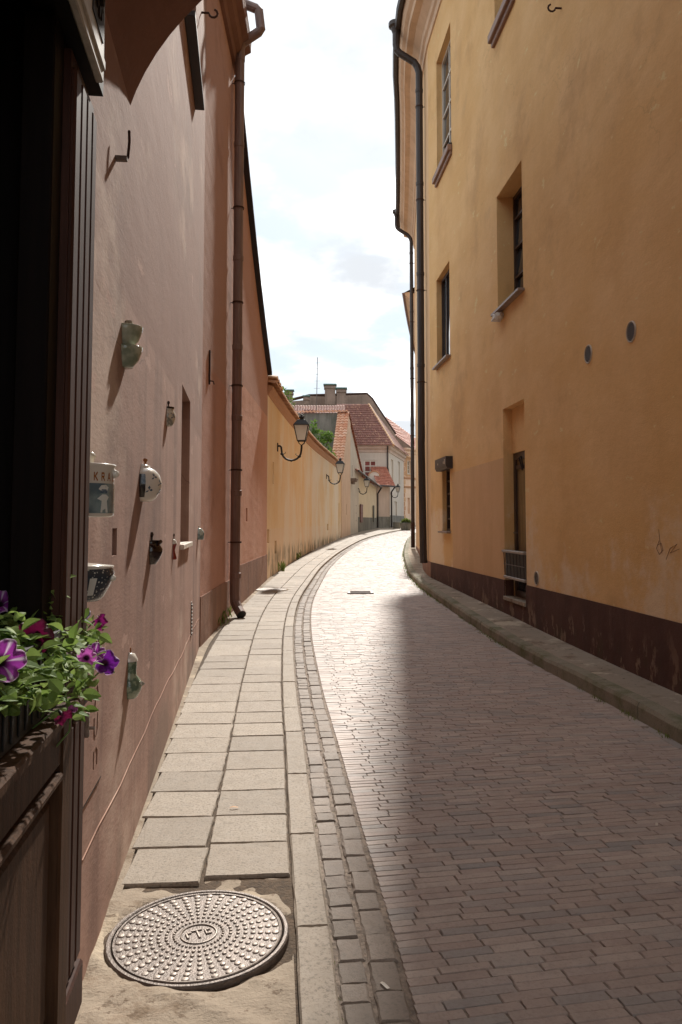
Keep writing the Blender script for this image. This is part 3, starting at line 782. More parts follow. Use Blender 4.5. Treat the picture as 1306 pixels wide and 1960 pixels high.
for i in range(k):
    a, b = W3.len*i/k, W3.len*(i+1)/k
    mb.quad(W3.pt(a, top3(a)+.05, -.6), W3.pt(b, top3(b)+.05, -.6), W3.pt(b, top3(b)-.3, -5), W3.pt(a, top3(a)-.3, -5))
obj('roof', mb, M_['rust'], rh, world=True)
mb = MB(); W3b = Wall(PB, PC); mb.slab(W3b, -.2, .78, .02, depth0=.012); obj('plinth', mb, M_['plinth_grey'], rh, world=True)
mb = MB()
for t in (.45, .2): mb.box((0,-.02,-.06),(.03,.02,.06), bev=.004); break
# ------------------------------------------------------------------ bracing arch over the lane, just ahead of the eye
ar = MB(); cxa, aa, bb, h0a = 1.13, 2.11, 1.40, 3.05
ya0, ya1 = 1.1, 3.42  # unseen near part of the arch is made deep to dim the foreground
def arch(x):
    u = max(-1, min(1, (x-cxa)/aa)); return h0a + bb*math.sqrt(max(0, 1-u*u))
xs = [cxa-aa*math.cos(math.pi*i/48) for i in range(49)]
for x, x2 in zip(xs[:-1], xs[1:]):
    za, zb2 = arch(x), arch(x2)
    sh = lambda x_, y_: x_ - .12*(y_-3.4)*(1-(x_-(cxa-aa))/(2*aa)) - .07*(y_-3.4)*((x_-(cxa-aa))/(2*aa))
    ar.quad((sh(x,ya0),ya0,za),(sh(x,ya1),ya1,za),(sh(x2,ya1),ya1,zb2),(sh(x2,ya0),ya0,zb2))
    for yy, fl in ((ya0,1),(ya1,0)):
        q = [(sh(x,yy),yy,za),(sh(x2,yy),yy,zb2),(sh(x2,yy),yy,5.6),(sh(x,yy),yy,5.6)]; ar.quad(*(q if fl else q[::-1]))
    ar.quad((sh(x,ya0),ya0,5.6),(sh(x2,ya0),ya0,5.6),(sh(x2,ya1),ya1,5.6),(sh(x,ya1),ya1,5.6))
arch_o = obj('bracing_arch', ar, M_['soffit'], smooth=False)
tag(arch_o, 'shaded brown plaster arch spanning the lane overhead', 'arch')
# corbel under the springing
a, h = W1.hit(222,290)
cb_s = Matrix.Diagonal((.5,.5,.6,1)); cb = thing('iron_wall_bracket', 'small rusty iron bracket under the springing of the overhead arch', 'bracket', W1.fr(a, h-.02) @ cb_s)
mb = MB(); mb.box((-.02,-.03,-.03),(.09,.02,0), bev=.004); obj('shelf', mb, M_['iron'], cb)
mb = MB(); mb.tube([(.07,.0,-.02),(.085,.06,.02),(.09,.09,.14),(.085,.10,.22)], .011, 6); obj('rod', mb, M_['rust'], cb)

# ------------------------------------------------------------------ wooden shopfront
sf = thing('wooden_shopfront', 'dark stained wooden shopfront with fluted pilaster and panelled base under the petunias', 'shopfront', W1.M)
A_ = lambda px, py, off: W1.hit(px, py, off)
pa1 = A_(187,300,.085)[0]; pa0 = pa1-.30
rz0 = .20; rz1 = 1.045
ra0, ra1 = .9, pa0+.045
# base: stiles and rails round a recessed panel
OF = .10
mb = MB(); mb.box((0,ra0,rz0),(OF-.035,ra1,rz1)); obj('base_back', mb, M_['wood'], sf)
for nm, lo, hi in (('stile',(0,ra1-.10,rz0),(OF,ra1,rz1)), ('stile',(0,ra0,rz0),(OF,ra0+.10,rz1)), ('stile',(0,ra1-1.06,rz0),(OF,ra1-.96,rz1)), ('rail',(0,ra0,rz0),(OF-.004,ra1,rz0+.14)), ('rail',(0,ra0,rz1-.11),(OF-.004,ra1,rz1))):
    mb = MB(); mb.box(lo, hi, bev=.006); obj(nm, mb, M_['wood'], sf)
mb = MB(); y0, y1, z0, z1 = ra1-.95, ra1-.11, rz0+.15, rz1-.12
mb.box((OF-.04,y0,z0),(OF-.022,y1,z1)); mb.box((OF-.03,y0+.05,z0+.05),(OF-.012,y1-.05,z1-.05), bev=.008)
pn = obj('raised_panel', mb, M_['wood'], sf)
mb = MB()
for lo, hi in (((OF-.03,y0,z0),(OF+.006,y1,z0+.02)), ((OF-.03,y0,z1-.02),(OF+.006,y1,z1)), ((OF-.03,y0,z0),(OF+.006,y0+.02,z1)), ((OF-.03,y1-.02,z0),(OF+.006,y1,z1))): mb.box(lo, hi, bev=.006)
obj('moulding', mb, M_['wood'], pn)
mb = MB(); mb.box((-.45,ra0,rz1),(OF+.025,ra1+.02,rz1+.028), bev=.006); obj('ledge', mb, M_['wood'], sf)
# fluted pilaster
mb = MB(); mb.box((-.02,pa0,rz0),(.072,pa1,2.70)); pil = obj('pilaster', mb, M_['wood_red'], sf)
for k in range(4):
    wq = (pa1-pa0-.008)/4; yk = pa0+.004+wq*(k+.5); hw = wq/2-.006
    for z0_, z1_ in ((1.2,2.66), (.34,.98)): mb = MB(); mb.box((.05,yk-hw,z0_),(.084,yk+hw,z1_), bev=.006); obj('flute_rib', mb, M_['wood_red'], pil)
mb = MB(); mb.box((.05,pa0,1.0),(.090,pa1,1.18), bev=.006); obj('block', mb, M_['wood_red'], pil); mb = MB(); mb.box((.05,pa0,rz0-.0),(.090,pa1,.32), bev=.006); obj('block', mb, M_['wood_red'], pil)
# carved fascia over it
fz = (0, 2.71); fa1 = 3.64
mb = MB(); mb.box((0,ra0-1.0,2.74),(.098,pa1,3.2)); obj('fascia_core', mb, M_['wood_black'], sf)  # dark box added so the fascia's underside reads as black shade
mb = MB(); mb.box((.099,ra0-1.0,fz[1]),(.12,fa1,fz[1]+.42), bev=.004); mb.box((.10,ra0-1.0,fz[1]+.03),(.126,fa1-.006,fz[1]+.06), bev=.004)
fas = obj('fascia', mb, M_['silver'], sf)
for k in range(4):
    yk = fa1-.10-k*.26; mb = MB()
    mb.box((.1195,yk-.075,fz[1]+.10),(.123,yk+.075,fz[1]+.25)); 
    Mr = T((.121,yk,fz[1]+.175)) @ Matrix.Rotation(math.pi/2, 4, 'Y')
    for p in range(8):
        t = 2*math.pi*p/8; mb.box((-.012,.012,-.004),(.012,.062,.012), M=Mr @ rotz(t) @ Matrix.Diagonal((.8,.8,.5,1)), bev=.005)
    mb.lathe([(.02,0),(.016,.014),(.0,.018)], 10, M=Mr)
    obj('rosette', mb, M_['wood_black'], fas)
# dark glazed recess behind
mb = MB(); bars(mb, SHOP[0]+.0, SHOP[1], SHOP[2], SHOP[3], .07, -.44, -.38, (.35,.7), (.72,)); obj('window_frame', mb, M_['wood_black'], sf)
mb = MB(); mb.box((-.42,SHOP[0]+.03,SHOP[2]+.03),(-.405,SHOP[1]-.03,SHOP[3]-.03)); obj('pane', mb, M_['glass'], sf)
mb = MB(); mb.box((-.38,SHOP[1]-.02,SHOP[2]),(.0,SHOP[1]+.001,SHOP[3])); mb.box((-.38,SHOP[0],SHOP[3]-.02),(.0,SHOP[1]-.02,SHOP[3]+.001)); obj('lining', mb, M_['wood_black'], sf)
mb = MB(); mb.box((-.02,pa0-.10,rz1+.03),(.055,pa0-.005,2.73), bev=.004); obj('jamb', mb, M_['wood_black'], sf)

# ------------------------------------------------------------------ right house (ochre)
RP = Vector((RB(17.9), 17.9)); RN = Vector((3.316+.0724*4, -4.0))
WR = Wall(RP, RN)                                  # a runs from the far corner towards the eye
RW = [Wall((RB(y1), y1), (RB(y0), y0)) for y0, y1 in zip([17.9,18.7,19.6,20.6,21.7,22.9,24.2,25.6,27.1,28.6,30.0], [18.7,19.6,20.6,21.7,22.9,24.2,25.6,27.1,28.6,30.0,31.5])]
rhs = thing('ochre_townhouse', 'tall ochre house with dark brown plinth filling the shaded side of the lane', 'house', (2.9, 8, .07))
TOPR = 13.3
oR1 = opening(WR, (1000,420), (952,480), (1000,303), (1000,556), .45)
oR2 = opening(WR, (1003,-40), (947,20), (947,-330), (920,116), .45)
a0 = WR.hit(947,30)[0]; oR2 = (a0, a0+1.05, WR.hit(947,62)[1], WR.hit(947,62)[1]+1.9, .45, False)
oR3 = opening(WR, (863,150), (836,200), (863,38), (866,272), .35)
oR4 = opening(WR, (861,590), (836,600), (861,497), (861,681), .35)
oR5 = opening(WR, (862,960), (847,960), (862,893), (862,1018), .35)
oD = opening(WR, (1006,950), (965,950), (1003,763), (1010,1156), .40)
print('R openings', [tuple(round(v,2) for v in o[:4]) for o in (oR1,oR2,oR3,oR4,oR5,oD)])
mb = MB(); mb.slab(WR, -.3, TOPR, .55, [oR1,oR2,oR3,oR4,oR5,oD]); obj('wall', mb, M_['ochre'], rhs, world=True)
mb = MB()
for W in RW: mb.slab(W, -.3, TOPR, .55)
obj('wall', mb, M_['ochre_lit'], rhs, world=True)
mb = MB(); mb.box((RB(31.5)+.55,31.1,-.3),(12,31.5,TOPR)); mb.box((11.6,-4,-.3),(12,31.1,TOPR)); mb.box((4.2,-4,-.3),(11.6,-3.6,TOPR)); obj('wall', mb, M_['ochre_lit'], rhs, world=True)
# plinth, interrupted by the door
pz = lambda a: WR.hit(1010,1121)[1]
zpl = .62
pl_z = [WR.hit(1300,1184)[1], WR.hit(1010,1121)[1], WR.hit(830,1077)[1]]
print('plinth z', pl_z)
def plt(a0, a1):
    mb = MB(); W = Wall(WR.pt(a0,0), WR.pt(a1,0)); f = lambda a: pl_z[1]+(pl_z[2]-pl_z[1])*max(-.6,min(1,(oD[0]-(a0+a))/oD[0]))
    mb.slab(W, -.2, f, .03, depth0=.014, step=1.0); return mb
for a0, a1 in ((0.0, oD[0]), (oD[1], WR.len)): obj('plinth', plt(a0, a1), M_['plinth'], rhs, world=True)
mb = MB()
for W in RW: mb.slab(W, -.2, pl_z[2], .03, depth0=.014)
obj('plinth', mb, M_['plinth_grey'], rhs, world=True)
mb = MB(); Wd = Wall(WR.pt(oD[0],0), WR.pt(oD[1],0)); mb.slab(Wd, -.2, oD[2]-.045, .03, depth0=.011); obj('plinth', mb, M_['plinth'], rhs, world=True)
# repainted patch between the low window and the door
p1, p2 = WR.hit(866,905), WR.hit(963,882)
mb = MB(); Wp = Wall(WR.pt(p1[0],0), WR.pt(oD[0]-.004,0)); mb.slab(Wp, pl_z[2]-.02, p1[1], .004, depth0=.003); obj('plaster_patch', mb, M_['ochre_patch'], rhs, world=True)
# cornice, gutter, roof
pts = [(RB(y), y) for y in (-4, 0, 4, 10, 14, 17.9, 18.7, 19.6, 20.6, 21.7, 22.9, 24.2, 25.6, 27.1, 28.6, 30.0, 31.6)]
line = []
for i, p in enumerate(pts):
    a, b = Vector(pts[max(0,i-1)]), Vector(pts[min(len(pts)-1,i+1)]); e_ = (a-b).normalized(); line.append((p, Vector((e_.y, -e_.x)), 0))
mb = MB(); mb.sweep(line, [(-.02,12.55),(.03,12.56),(.05,12.70),(.10,12.74),(.12,12.86),(.24,12.98),(.27,13.02),(.42,13.06),(.44,13.16),(.52,13.22),(.56,13.32),(.58,13.45),(-.02,13.45)]); obj('cornice', mb, M_['cornice'], rhs, world=True)
mb = MB(); mb.sweep(line, [(.58,13.42),(.63,13.38),(.70,13.40),(.73,13.48),(.72,13.53),(.58,13.53)]); obj('gutter', mb, M_['gutter_dark'], rhs, world=True)
mb = MB()
for i in range(len(line)-1):
    (p, n1, _), (q, n2, _) = line[i], line[i+1]
    mb.quad((p[0]+n1.x*.6,p[1],13.5), (q[0]+n2.x*.6,q[1],13.5), (7.5,q[1],16.2), (7.5,p[1],16.2)); mb.quad((7.5,p[1],16.2), (7.5,q[1],16.2), (12.3,q[1],13.5), (12.3,p[1],13.5))
mb.poly([(RB(31.5),31.5,13.3),(7.5,31.5,16.2),(12.3,31.5,13.3)]); mb.poly([(RB(-4),-4,13.3),(7.5,-4,16.2),(12.3,-4,13.3)])
obj('roof', mb, M_['tile_dark'], rhs, world=True)
# windows and door
window(rhs, WR, oR1, .26, M_['brown_paint'], M_['glass'], (.5,), (.3,.55,.8), sill=.10, msill=M_['sill'])
window(rhs, WR, oR2, .15, M_['white'], M_['glass'], (.5,), (.33,.66), sill=.06, msill=M_['black_metal'])
window(rhs, WR, oR3, .12, M_['white'], M_['glass'], (.5,), (.25,.5,.75), sill=.06, msill=M_['black_metal'])
window(rhs, WR, oR4, .11, M_['brown_paint'], M_['glass'], (.35,.65), (), sill=.10, msill=M_['sill'])
window(rhs, WR, oR5, .09, M_['brown_paint'], M_['glass'], (.5,), (.2,.4,.6,.8), sill=.09, msill=M_['sill'])
for o in (oR2, oR3):                              # moulded apron under the upper windows
    L = o[1]-o[0]+.16; mb = MB()
    mb.box((0,-.02,-.16),(.10,L-.02,-.03), bev=.01); mb.box((0,0,-.24),(.05,L-.04,-.15), bev=.01)
    obj('window_apron', mb, M_['sill_wood'], rhs, MW[rhs.name].inverted() @ WR.fr(o[0]-.06, o[2]))
# roller-shutter box over the low window
a_, h_ = oR5[0], oR5[3]
mb = MB(); L = oR5[1]-oR5[0]+.34
prof = [(0,.0),(.11,-.0),(.14,.06),(.14,.24),(.0,.24)]
for k, s_ in ((0,0.0),(1,L)): mb.poly([(x, s_, z) for x, z in (prof if k else prof[::-1])])
for i in range(len(prof)):
    a, b = prof[i], prof[(i+1) % len(prof)]; mb.quad((a[0],0,a[1]),(a[0],L,a[1]),(b[0],L,b[1]),(b[0],0,b[1]))
sb = obj('shutter_box', mb, M_['gutter_dark'], rhs, MW[rhs.name].inverted() @ WR.fr(a_-.06, h_-.05))
for u0, u1, v0, v1 in ((L-.16,L-.10,.09,.19),(L-.27,L-.22,.10,.15),(.3,.34,.11,.15)): mb = MB(); mb.box((.14,u0,v0),(.143,u1,v1)); obj('sticker', mb, M_['vent'], sb)
# door: masonry infill above, brown frame, curtained glass, step
dw, dh = oD[1]-oD[0], oD[3]-oD[2]
Md = MW[rhs.name].inverted() @ WR.fr(oD[0], oD[2])
dtop = dh*.76
mb = MB(); mb.box((-.22,0,dtop),(-.13,dw,dh)); obj('door_infill', mb, M_['ochre'], rhs, Md)
mb = MB(); mb.box((-.13,-.001,-.01),(-.003,.006,pl_z[1]-oD[2])); obj('plinth_return', mb, M_['plinth'], rhs, Md)
mb = MB(); bars(mb, 0, dw, 0, dtop, .10, -.22, -.15, (), (.30,.90)); dr = obj('door', mb, M_['brown_paint'], rhs, Md)
mb = MB(); mb.box((-.195,.05,.05),(-.18,dw-.05,dtop*.30)); obj('pane', mb, M_['glass'], dr)
mb = MB(); mb.box((-.195,.05,dtop*.30),(-.18,dw-.05,dtop-.05)); obj('pane', mb, M_['glass_curtain'], dr)
mb = MB(); mb.tube([(-.15,.16,.95),(-.10,.16,.95),(-.10,.26,.95)], .012, 6); obj('handle', mb, M_['iron'], dr)
mb = MB(); mb.box((-.40,.0,-.04),(.035,dw,.012), bev=.004); obj('threshold', mb, M_['concrete'], dr)
mb = MB(); mb.tube([(-.15,dw-.60,dtop-.28),(-.10,dw-.60,dtop-.10),(-.10,dw-.5,dtop-.08),(-.12,dw-.46,dtop-.26)], .012, 6); obj('door_closer', mb, M_['black_metal'], dr)
# guard basket across the door
dz0, dz1 = WR.hit(985,1110)[1]-oD[2], WR.hit(985,1054)[1]-oD[2]
gb = thing('door_guard_rail', 'black metal guard basket with pale rails across the low doorway', 'guard rail', WR.fr(oD[0], oD[2]))
mb = MB(); mb.box((-.04,-.0,dz1-.04),(.05,dw,dz1), bev=.008); obj('top_rail', mb, M_['iron_worn'], gb)
mb = MB(); mb.box((-.04,.02,dz0),(.03,dw,dz0+.04), bev=.008); obj('bottom_rail', mb, M_['iron_worn'], gb)
for k in range(7):
    yk = .05+(dw-.1)*k/6; mb = MB(); mb.tube([(.015,yk,dz0+.03),(.03,yk,dz1-.03)], .005, 6); obj('bar', mb, M_['black_metal'], gb)
mb = MB(); mb.box((-.012,.03,dz0+.04),(-.002,dw-.02,dz1-.04)); obj('shade_plate', mb, M_['black_metal'], gb)  # black sheet added for the shade inside the basket
mb = MB(); mb.tube([(.024,.03,(dz0+dz1)/2),(.024,dw-.02,(dz0+dz1)/2)], .006, 6); obj('cross_bar', mb, M_['iron'], gb)
# round ventilation grilles
for (vx, vy, lab) in ((1209,635,0), (1127,678,1), (1028,1107,2)):
    a, h = WR.hit(vx, vy); r_ = .105 if lab < 2 else .095
    Mv = MW[rhs.name].inverted() @ WR.fr(a, h) @ Matrix.Rotation(math.pi/2, 4, 'Y')
    mb = MB(); mb.lathe([(r_*.86,.0),(r_*.86,.010),(r_*.92,.014),(r_*.98,.010),(r_,.0)], 28, M=None); v = obj('vent_grille', mb, M_['vent'], rhs, Mv, smooth=True)
    mb = MB(); mb.lathe([(0.0,.002),(r_*.85,.002)], 24); obj('back', mb, M_['black_metal'], v)
    for k in range(9):
        zk = -r_*.72+r_*1.44*k/8; hw = math.sqrt(max(0,(r_*.83)**2-zk*zk)); mb = MB(); mb.box((zk-.0032,-hw,.006),(zk+.0032,hw,.010), M=None); obj('slat', mb, M_['iron'], v)
a, h = WR.hit(1075,16); hook(rhs, WR, a, h, 1.5)
# scribble
mb = MB(); s0 = WR.hit(1262,1035)
sc1 = [(0,.0),(.05,-.07),(.0,-.12),(-.07,-.08),(-.04,-.02),(.04,-.04)]; sc2 = [(.0,.10),(-.02,-.02),(-.05,-.11)]; sc3 = [(-.12,-.16),(-.20,-.06),(-.32,-.02),(-.2,-.10),(-.36,-.06)]
for s_ in (sc1, sc2, sc3): stroke(mb, [(-p[0], p[1]) for p in s_], .003, .0015)
obj('scribble', mb, M_['pencil'], rhs, MW[rhs.name].inverted() @ WR.fr(s0[0], s0[1]))
# downpipes
def downpipe(yw, ytop, bottom, r, jog=None, low=None):
    w0 = Vector((RB(yw), yw)); e_ = (Vector((RB(yw-.4), yw-.4))-Vector((RB(yw+.4), yw+.4))).normalized(); n_ = Vector((e_.y, -e_.x)); n3 = Vector((n_.x, n_.y, 0))
    b = Vector((w0.x, w0.y, 0)) + n3*(r+.05)
    q = lambda o_, z: Vector((w0.x, w0.y, 0)) + n3*o_ + Vector((0,0,z))
    path = [q(.69,13.42), q(.69,13.05), q(.67,12.93), q(.60,12.85), q(.25,12.62), q(r+.09,12.5), q(r+.05,12.36)]
    if jog: path += [q(r+.05,jog+.25), q(r+.02,jog), q(r+.01,bottom)] if False else [q(r+.05,jog+.12), q(r+.055,jog-.05), q(r+.02,bottom)]
    else: path += [q(r+.05,bottom)]
    p_ = pipe_thing(rhs, 'drainpipe', path, r, M_['gutter_dark'], [q(r+.05,z) for z in (11.9, 9.6, 7.4, 5.2)], [q(r+.05,z) for z in (11.5, 9.2, 7.0, 4.8)], (n_.x, n_.y), n=10)
    mb = MB(); c_ = q(.69,13.45)
    mb.lathe([(r*1.02,-.10),(r*1.5,.02),(r*2.1,.06),(r*2.1,.16),(r*1.9,.16)], 12, M=T(c_)); obj('hopper', mb, M_['gutter_dark'], p_, world=True)
    if low:
        mb = MB(); mb.tube([q(r+.05,low), q(r+.05,bottom)], r*1.12, 10); obj('cast_foot', mb, M_['rust'], p_, world=True)
downpipe(18.6, 13, .56, .085, jog=3.4)
downpipe(30.2, 13, .55, .07, low=1.5)
# ------------------------------------------------------------------ yellow garden wall with tiled coping
gw = thing('garden_wall', 'long curved yellow garden wall with a tiled coping, carrying two lanterns', 'wall', (-1.2, 28, .4))
YS = [18.1+.7*i for i in range(36)]                # 18.1 .. 42.6
GWT = lambda y: 4.62-.008*(y-18)
segs = [Wall((LB(a), a), (LB(b), b)) for a, b in zip(YS[:-1], YS[1:])]
def on_segs(px, py):
    for i, W in enumerate(segs):
        a, h = W.hit(px, py)
        if 0 <= a <= W.len and W.hit(px, py)[0] >= 0 and ray(px, py).y > 0: return i, a, h
    return None
niches = {}
for (x0, x1, y0, y1, d) in ((522,527,885,927,.12), (511.8,516,1013,1040,.15), (526,530,1035,1060,.15), (625,632,1003,1015,.15), (645.5,651,962,1024,.12)):
    r_ = on_segs((x0+x1)/2, (y0+y1)/2)
    if r_ is None: continue
    i, a, h = r_; W = segs[i]; aa0, aa1 = W.hit(x0, y0)[0], W.hit(x1, y0)[0]
    aa0 = max(.03, aa0); aa1 = min(W.len-.03, max(aa1, aa0+.12))
    niches.setdefault(i, []).append((aa0, aa1, W.hit((x0+x1)/2, y1)[1], W.hit((x0+x1)/2, y0)[1], d, True))
mb = MB()
for i, W in enumerate(segs): mb.slab(W, -.3, GWT((YS[i]+YS[i+1])/2), .45, niches.get(i, []), step=3)
obj('wall', mb, M_['yellow'], gw, world=True)
# rounded plaster cornice under the tiles
line = []
for y in YS:
    e_ = Vector((LB(y+.3)-LB(y-.3), .6)).normalized(); line.append(((LB(y), y), Vector((e_.y, -e_.x)), GWT(y)))
mb = MB(); mb.sweep(line, [(-.01,-.20),(.03,-.19),(.06,-.12),(.11,-.07),(.12,.01),(-.01,.03)]); obj('cornice', mb, M_['coping'], gw, world=True)
# barrel tiles laid across the wall head, one by one
def barrel_mesh(seed):
    rnd = random.Random(seed); mb = MB(); n = 6
    for k in range(3):
        t = k/2; x = .20-.82*t; z0 = .02+.10*math.sin(math.pi*min(1, .15+t))
        for i in range(n+1):
            a = math.pi*i/n; r_ = .105-.012*t+rnd.uniform(-.003,.003)
            mb.v.append((x, -r_*math.cos(a), z0+.075*math.sin(a)))
    for k in range(2):
        for i in range(n): mb.f.append((k*7+i, k*7+i+1, (k+1)*7+i+1, (k+1)*7+i)); mb.m.append(0)
    mb.f.append(tuple(range(7))); mb.m.append(0)
    return mb.mesh('coping_tile', M_['coping'])
bts = [barrel_mesh(i) for i in range(5)]
y = 18.15
while y < 42.4:
    e_ = Vector((LB(y+.3)-LB(y-.3), .6)).normalized(); n_ = Vector((e_.y, -e_.x))
    M = Matrix(((n_.x, e_.x, 0, LB(y)), (n_.y, e_.y, 0, y), (0, 0, 1, GWT(y)+random.uniform(-.008,.008)), (0,0,0,1)))
    o = bpy.data.objects.new('coping_tile', random.choice(bts)); put(o, gw, MW[gw.name].inverted() @ M); y += .215*e_.y
# larger stepped tiles where the wall meets the salmon house
y = 18.25
for k in range(4):
    e_ = Vector((LB(y+.3)-LB(y-.3), .6)).normalized(); n_ = Vector((e_.y, -e_.x))
    M = Matrix(((n_.x, e_.x, 0, LB(y)), (n_.y, e_.y, 0, y), (0, 0, 1, GWT(y)+.10-.02*k), (0,0,0,1))) @ Matrix.Diagonal((1.1,1.5,1.2,1))
    o = bpy.data.objects.new('coping_tile', bts[k]); put(o, gw, MW[gw.name].inverted() @ M); y += .33

# ------------------------------------------------------------------ roofs of pantiles
def pantile(mb, tones, p00, p10, p01, p11, nx, ny, amp=.05, lap=.03):
    """p00-p10 along the eave, p01-p11 along the ridge; nx tiles across, ny courses up"""
    p00, p10, p01, p11 = map(Vector, (p00, p10, p01, p11)); nrm = (p10-p00).cross(p01-p00).normalized()
    if nrm.z < 0: nrm = -nrm
    P = lambda u, v: (p00*(1-u)+p10*u)*(1-v) + (p01*(1-u)+p11*u)*v
    S = 4
    for j in range(ny):
        v0, v1 = j/ny, (j+1.0)/ny
        o = len(mb.v)
        for v, lift in ((v0, lap), (v1, 0.0)):
            for i in range(nx*S+1):
                u = i/(nx*S); w_ = amp*(.5-.5*math.cos(2*math.pi*i/S))
                mb.v.append(tuple(P(u, v)+nrm*(w_+lift)))
        # butt edge of the course
        c_ = nx*S+1
        for i in range(nx*S+1):
            u = i/(nx*S); w_ = amp*(.5-.5*math.cos(2*math.pi*i/S)); mb.v.append(tuple(P(u, v0)+nrm*(w_-.012)))
        tn = [random.random() for _ in range(nx)]
        for i in range(nx*S):
            mb.f.append((o+i, o+i+1, o+c_+i+1, o+c_+i)); mb.m.append(0); tones.append(tn[i//S])
            mb.f.append((o+2*c_+i, o+2*c_+i+1, o+i+1, o+i)); mb.m.append(0); tones.append(tn[i//S]*.5)
def roof_obj(name, quads, m, parent):
    mb = MB(); tones = []
    for q in quads: pantile(mb, tones, *q)
    me = mb.mesh(name, m); setup_tone(me, tones)
    return obj(name, me, None, parent, world=True)

# ------------------------------------------------------------------ pale gable house
gh = thing('gable_house', 'pale house with a steep tile-capped gable edge rising behind the garden wall', 'house', (.6, 47, .7))
GA, GB = Vector((LB(42.6), 42.6)), ground(693, 1016).xy
WG = Wall(GA, GB)
yapex = WG.hit(665, 789)
alow, aap, aend = 0.0, yapex[0], WG.len
print('gable', WG.len, yapex, WG.hit(648,893), WG.hit(692,908))
zl, za_, ze = 4.55, yapex[1], WG.hit(691,908)[1]
topg = lambda a: zl+(za_-zl)*a/aap if a < aap else za_+(ze-za_)*(a-aap)/(aend-aap)
acol = WG.hit(669.7, 950)[0]
def gpart(a0, a1, m):
    W = Wall(WG.pt(a0,0), WG.pt(a1,0)); mb = MB()
    ops = []
    if m == 'pale':
        q = W.hit(674.5, 901); ops = [(q[0], q[0]+.25, q[1]-.35, q[1]+.35, .15, True)]
    else:
        q = W.hit(661.5, 975); ops = [(q[0], q[0]+.2, q[1]-.3, q[1]+.3, .15, True)]
    mb.slab(W, -.3, lambda a: topg(a0+a), .5, ops, step=.5, depth0=(.0 if m == 'pale' else .05)); obj('wall', mb, M_[m], gh, world=True)
gpart(0, acol, 'peach'); gpart(acol, WG.len, 'pale')
# tile capping on the rising edge
q0, q1 = WG.pt(.0, topg(0)+.02, .12), WG.pt(aap, topg(aap)+.02, .12); r0, r1 = WG.pt(0, topg(0)+.02, -.55), WG.pt(aap, topg(aap)+.02, -.55)
roof_obj('tile_capping', [(r0, q0, r1, q1, 3, 20, .06, .05)], M_['tile_pale'], gh)
q0, q1 = WG.pt(aap, topg(aap)+.02, .12), WG.pt(aend, topg(aend)+.02, .12); r0, r1 = WG.pt(aap, topg(aap)+.02, -.55), WG.pt(aend, topg(aend)+.02, -.55)
roof_obj('tile_capping', [(q1, r1, q0, r0, 3, 24, .06, .05)], M_['tile'], gh)
apx = WG.pt(aap, 0)
Wf = Wall((-3.4, apx.y+.3), (apx.x-.45, apx.y-.1))
mb = MB(); mb.slab(Wf, -.3, za_-.05, .5); obj('wall', mb, M_['firewall'], gh, world=True)
q0, q1 = Wf.pt(0, za_-.03, .12), Wf.pt(Wf.len+.5, za_-.03, .12); r0, r1 = Wf.pt(0, za_+.10, -.5), Wf.pt(Wf.len+.5, za_+.10, -.5)
roof_obj('tile_capping', [(q0, q1, r0, r1, 18, 2, .07, .05)], M_['tile_pale'], gh)
mb = MB(); mb.quad((-3.4,apx.y+.5,za_-.15),(apx.x-.3,apx.y+.3,za_-.15),(GB.x-.4,GB.y,ze-.1),(-3.4,GB.y+1,ze-.1)); mb.box((-3.6,apx.y+.5,-.3),(-3.4,GB.y+1,ze)); obj('roof', mb, M_['rust'], gh, world=True)
q = WG.hit(673, 917)
mb = MB(); mb.box((0,-.5,-.16),(.30,.5,-.06), bev=.02); mb.box((0,-.4,-.30),(.18,.4,-.15), bev=.02); mb.box((0,-.5,-.06),(.34,.55,.03), bev=.01); obj('corbel', mb, M_['oldbrick'], gh, MW[gh.name].inverted() @ WG.fr(q[0], q[1]))

# ------------------------------------------------------------------ low cream house with shutters
sh_ = thing('shuttered_house', 'low cream house with maroon shutters, grey plinth and red tiled roof', 'house', (1.9, 56, 1.0))
SA, SB = ground(677, 1020).xy, Vector((2.72, 61.2))
WS = Wall(SA, SB)
ez = lambda a: 4.75-.55*a/WS.len
ops = []
for (x0,x1,y0,y1) in ((684.6,688,965,1008),):
    a0, a1 = WS.hit(x0,985)[0], WS.hit(x1,985)[0]; ops.append((a0, a1, WS.hit(x0,y1)[1], WS.hit(x0,y0)[1], .15, True))
mb = MB(); mb.slab(WS, -.3, ez, .5, ops); obj('wall', mb, M_['cream'], sh_, world=True)
mb = MB(); mb.slab(WS, -.2, 1.85, .02, depth0=.03); obj('plinth', mb, M_['firewall'], sh_, world=True)
for (x0, x1) in ((677.5,681.5), (690,694.5)):
    a0, a1 = WS.hit(x0,985,.06)[0], WS.hit(x1,985,.06)[0]; b0, b1 = WS.hit(x0,1000,.06)[1], WS.hit(x0,965,.06)[1]
    mb = MB(); mb.box((.0,0,0),(.05,a1-a0,b1-b0), bev=.01); s_ = obj('shutter', mb, M_['shutter'], sh_, MW[sh_.name].inverted() @ WS.fr(a0, b0, .035))
    for k in range(3): mb = MB(); mb.box((.05,.03,.08+(b1-b0-.2)*k/2),(.062,a1-a0-.03,.16+(b1-b0-.2)*k/2)); obj('batten', mb, M_['shutter'], s_)
e0, e1 = WS.pt(-.3, ez(0), .30), WS.pt(WS.len+.2, ez(WS.len), .30)
r0, r1 = WS.pt(-.3, ez(0)+1.5, -3.2), WS.pt(WS.len+.2, ez(WS.len)+1.5, -3.2)
roof_obj('roof', [(e0, e1, r0, r1, 44, 12, .06, .05)], M_['tile'], sh_)
mb = MB(); mb.tube([e0+Vector((.08,0,-.02)), e1+Vector((.08,0,-.02))], .07, 8); obj('gutter', mb, M_['gutter_dark'], sh_, world=True)
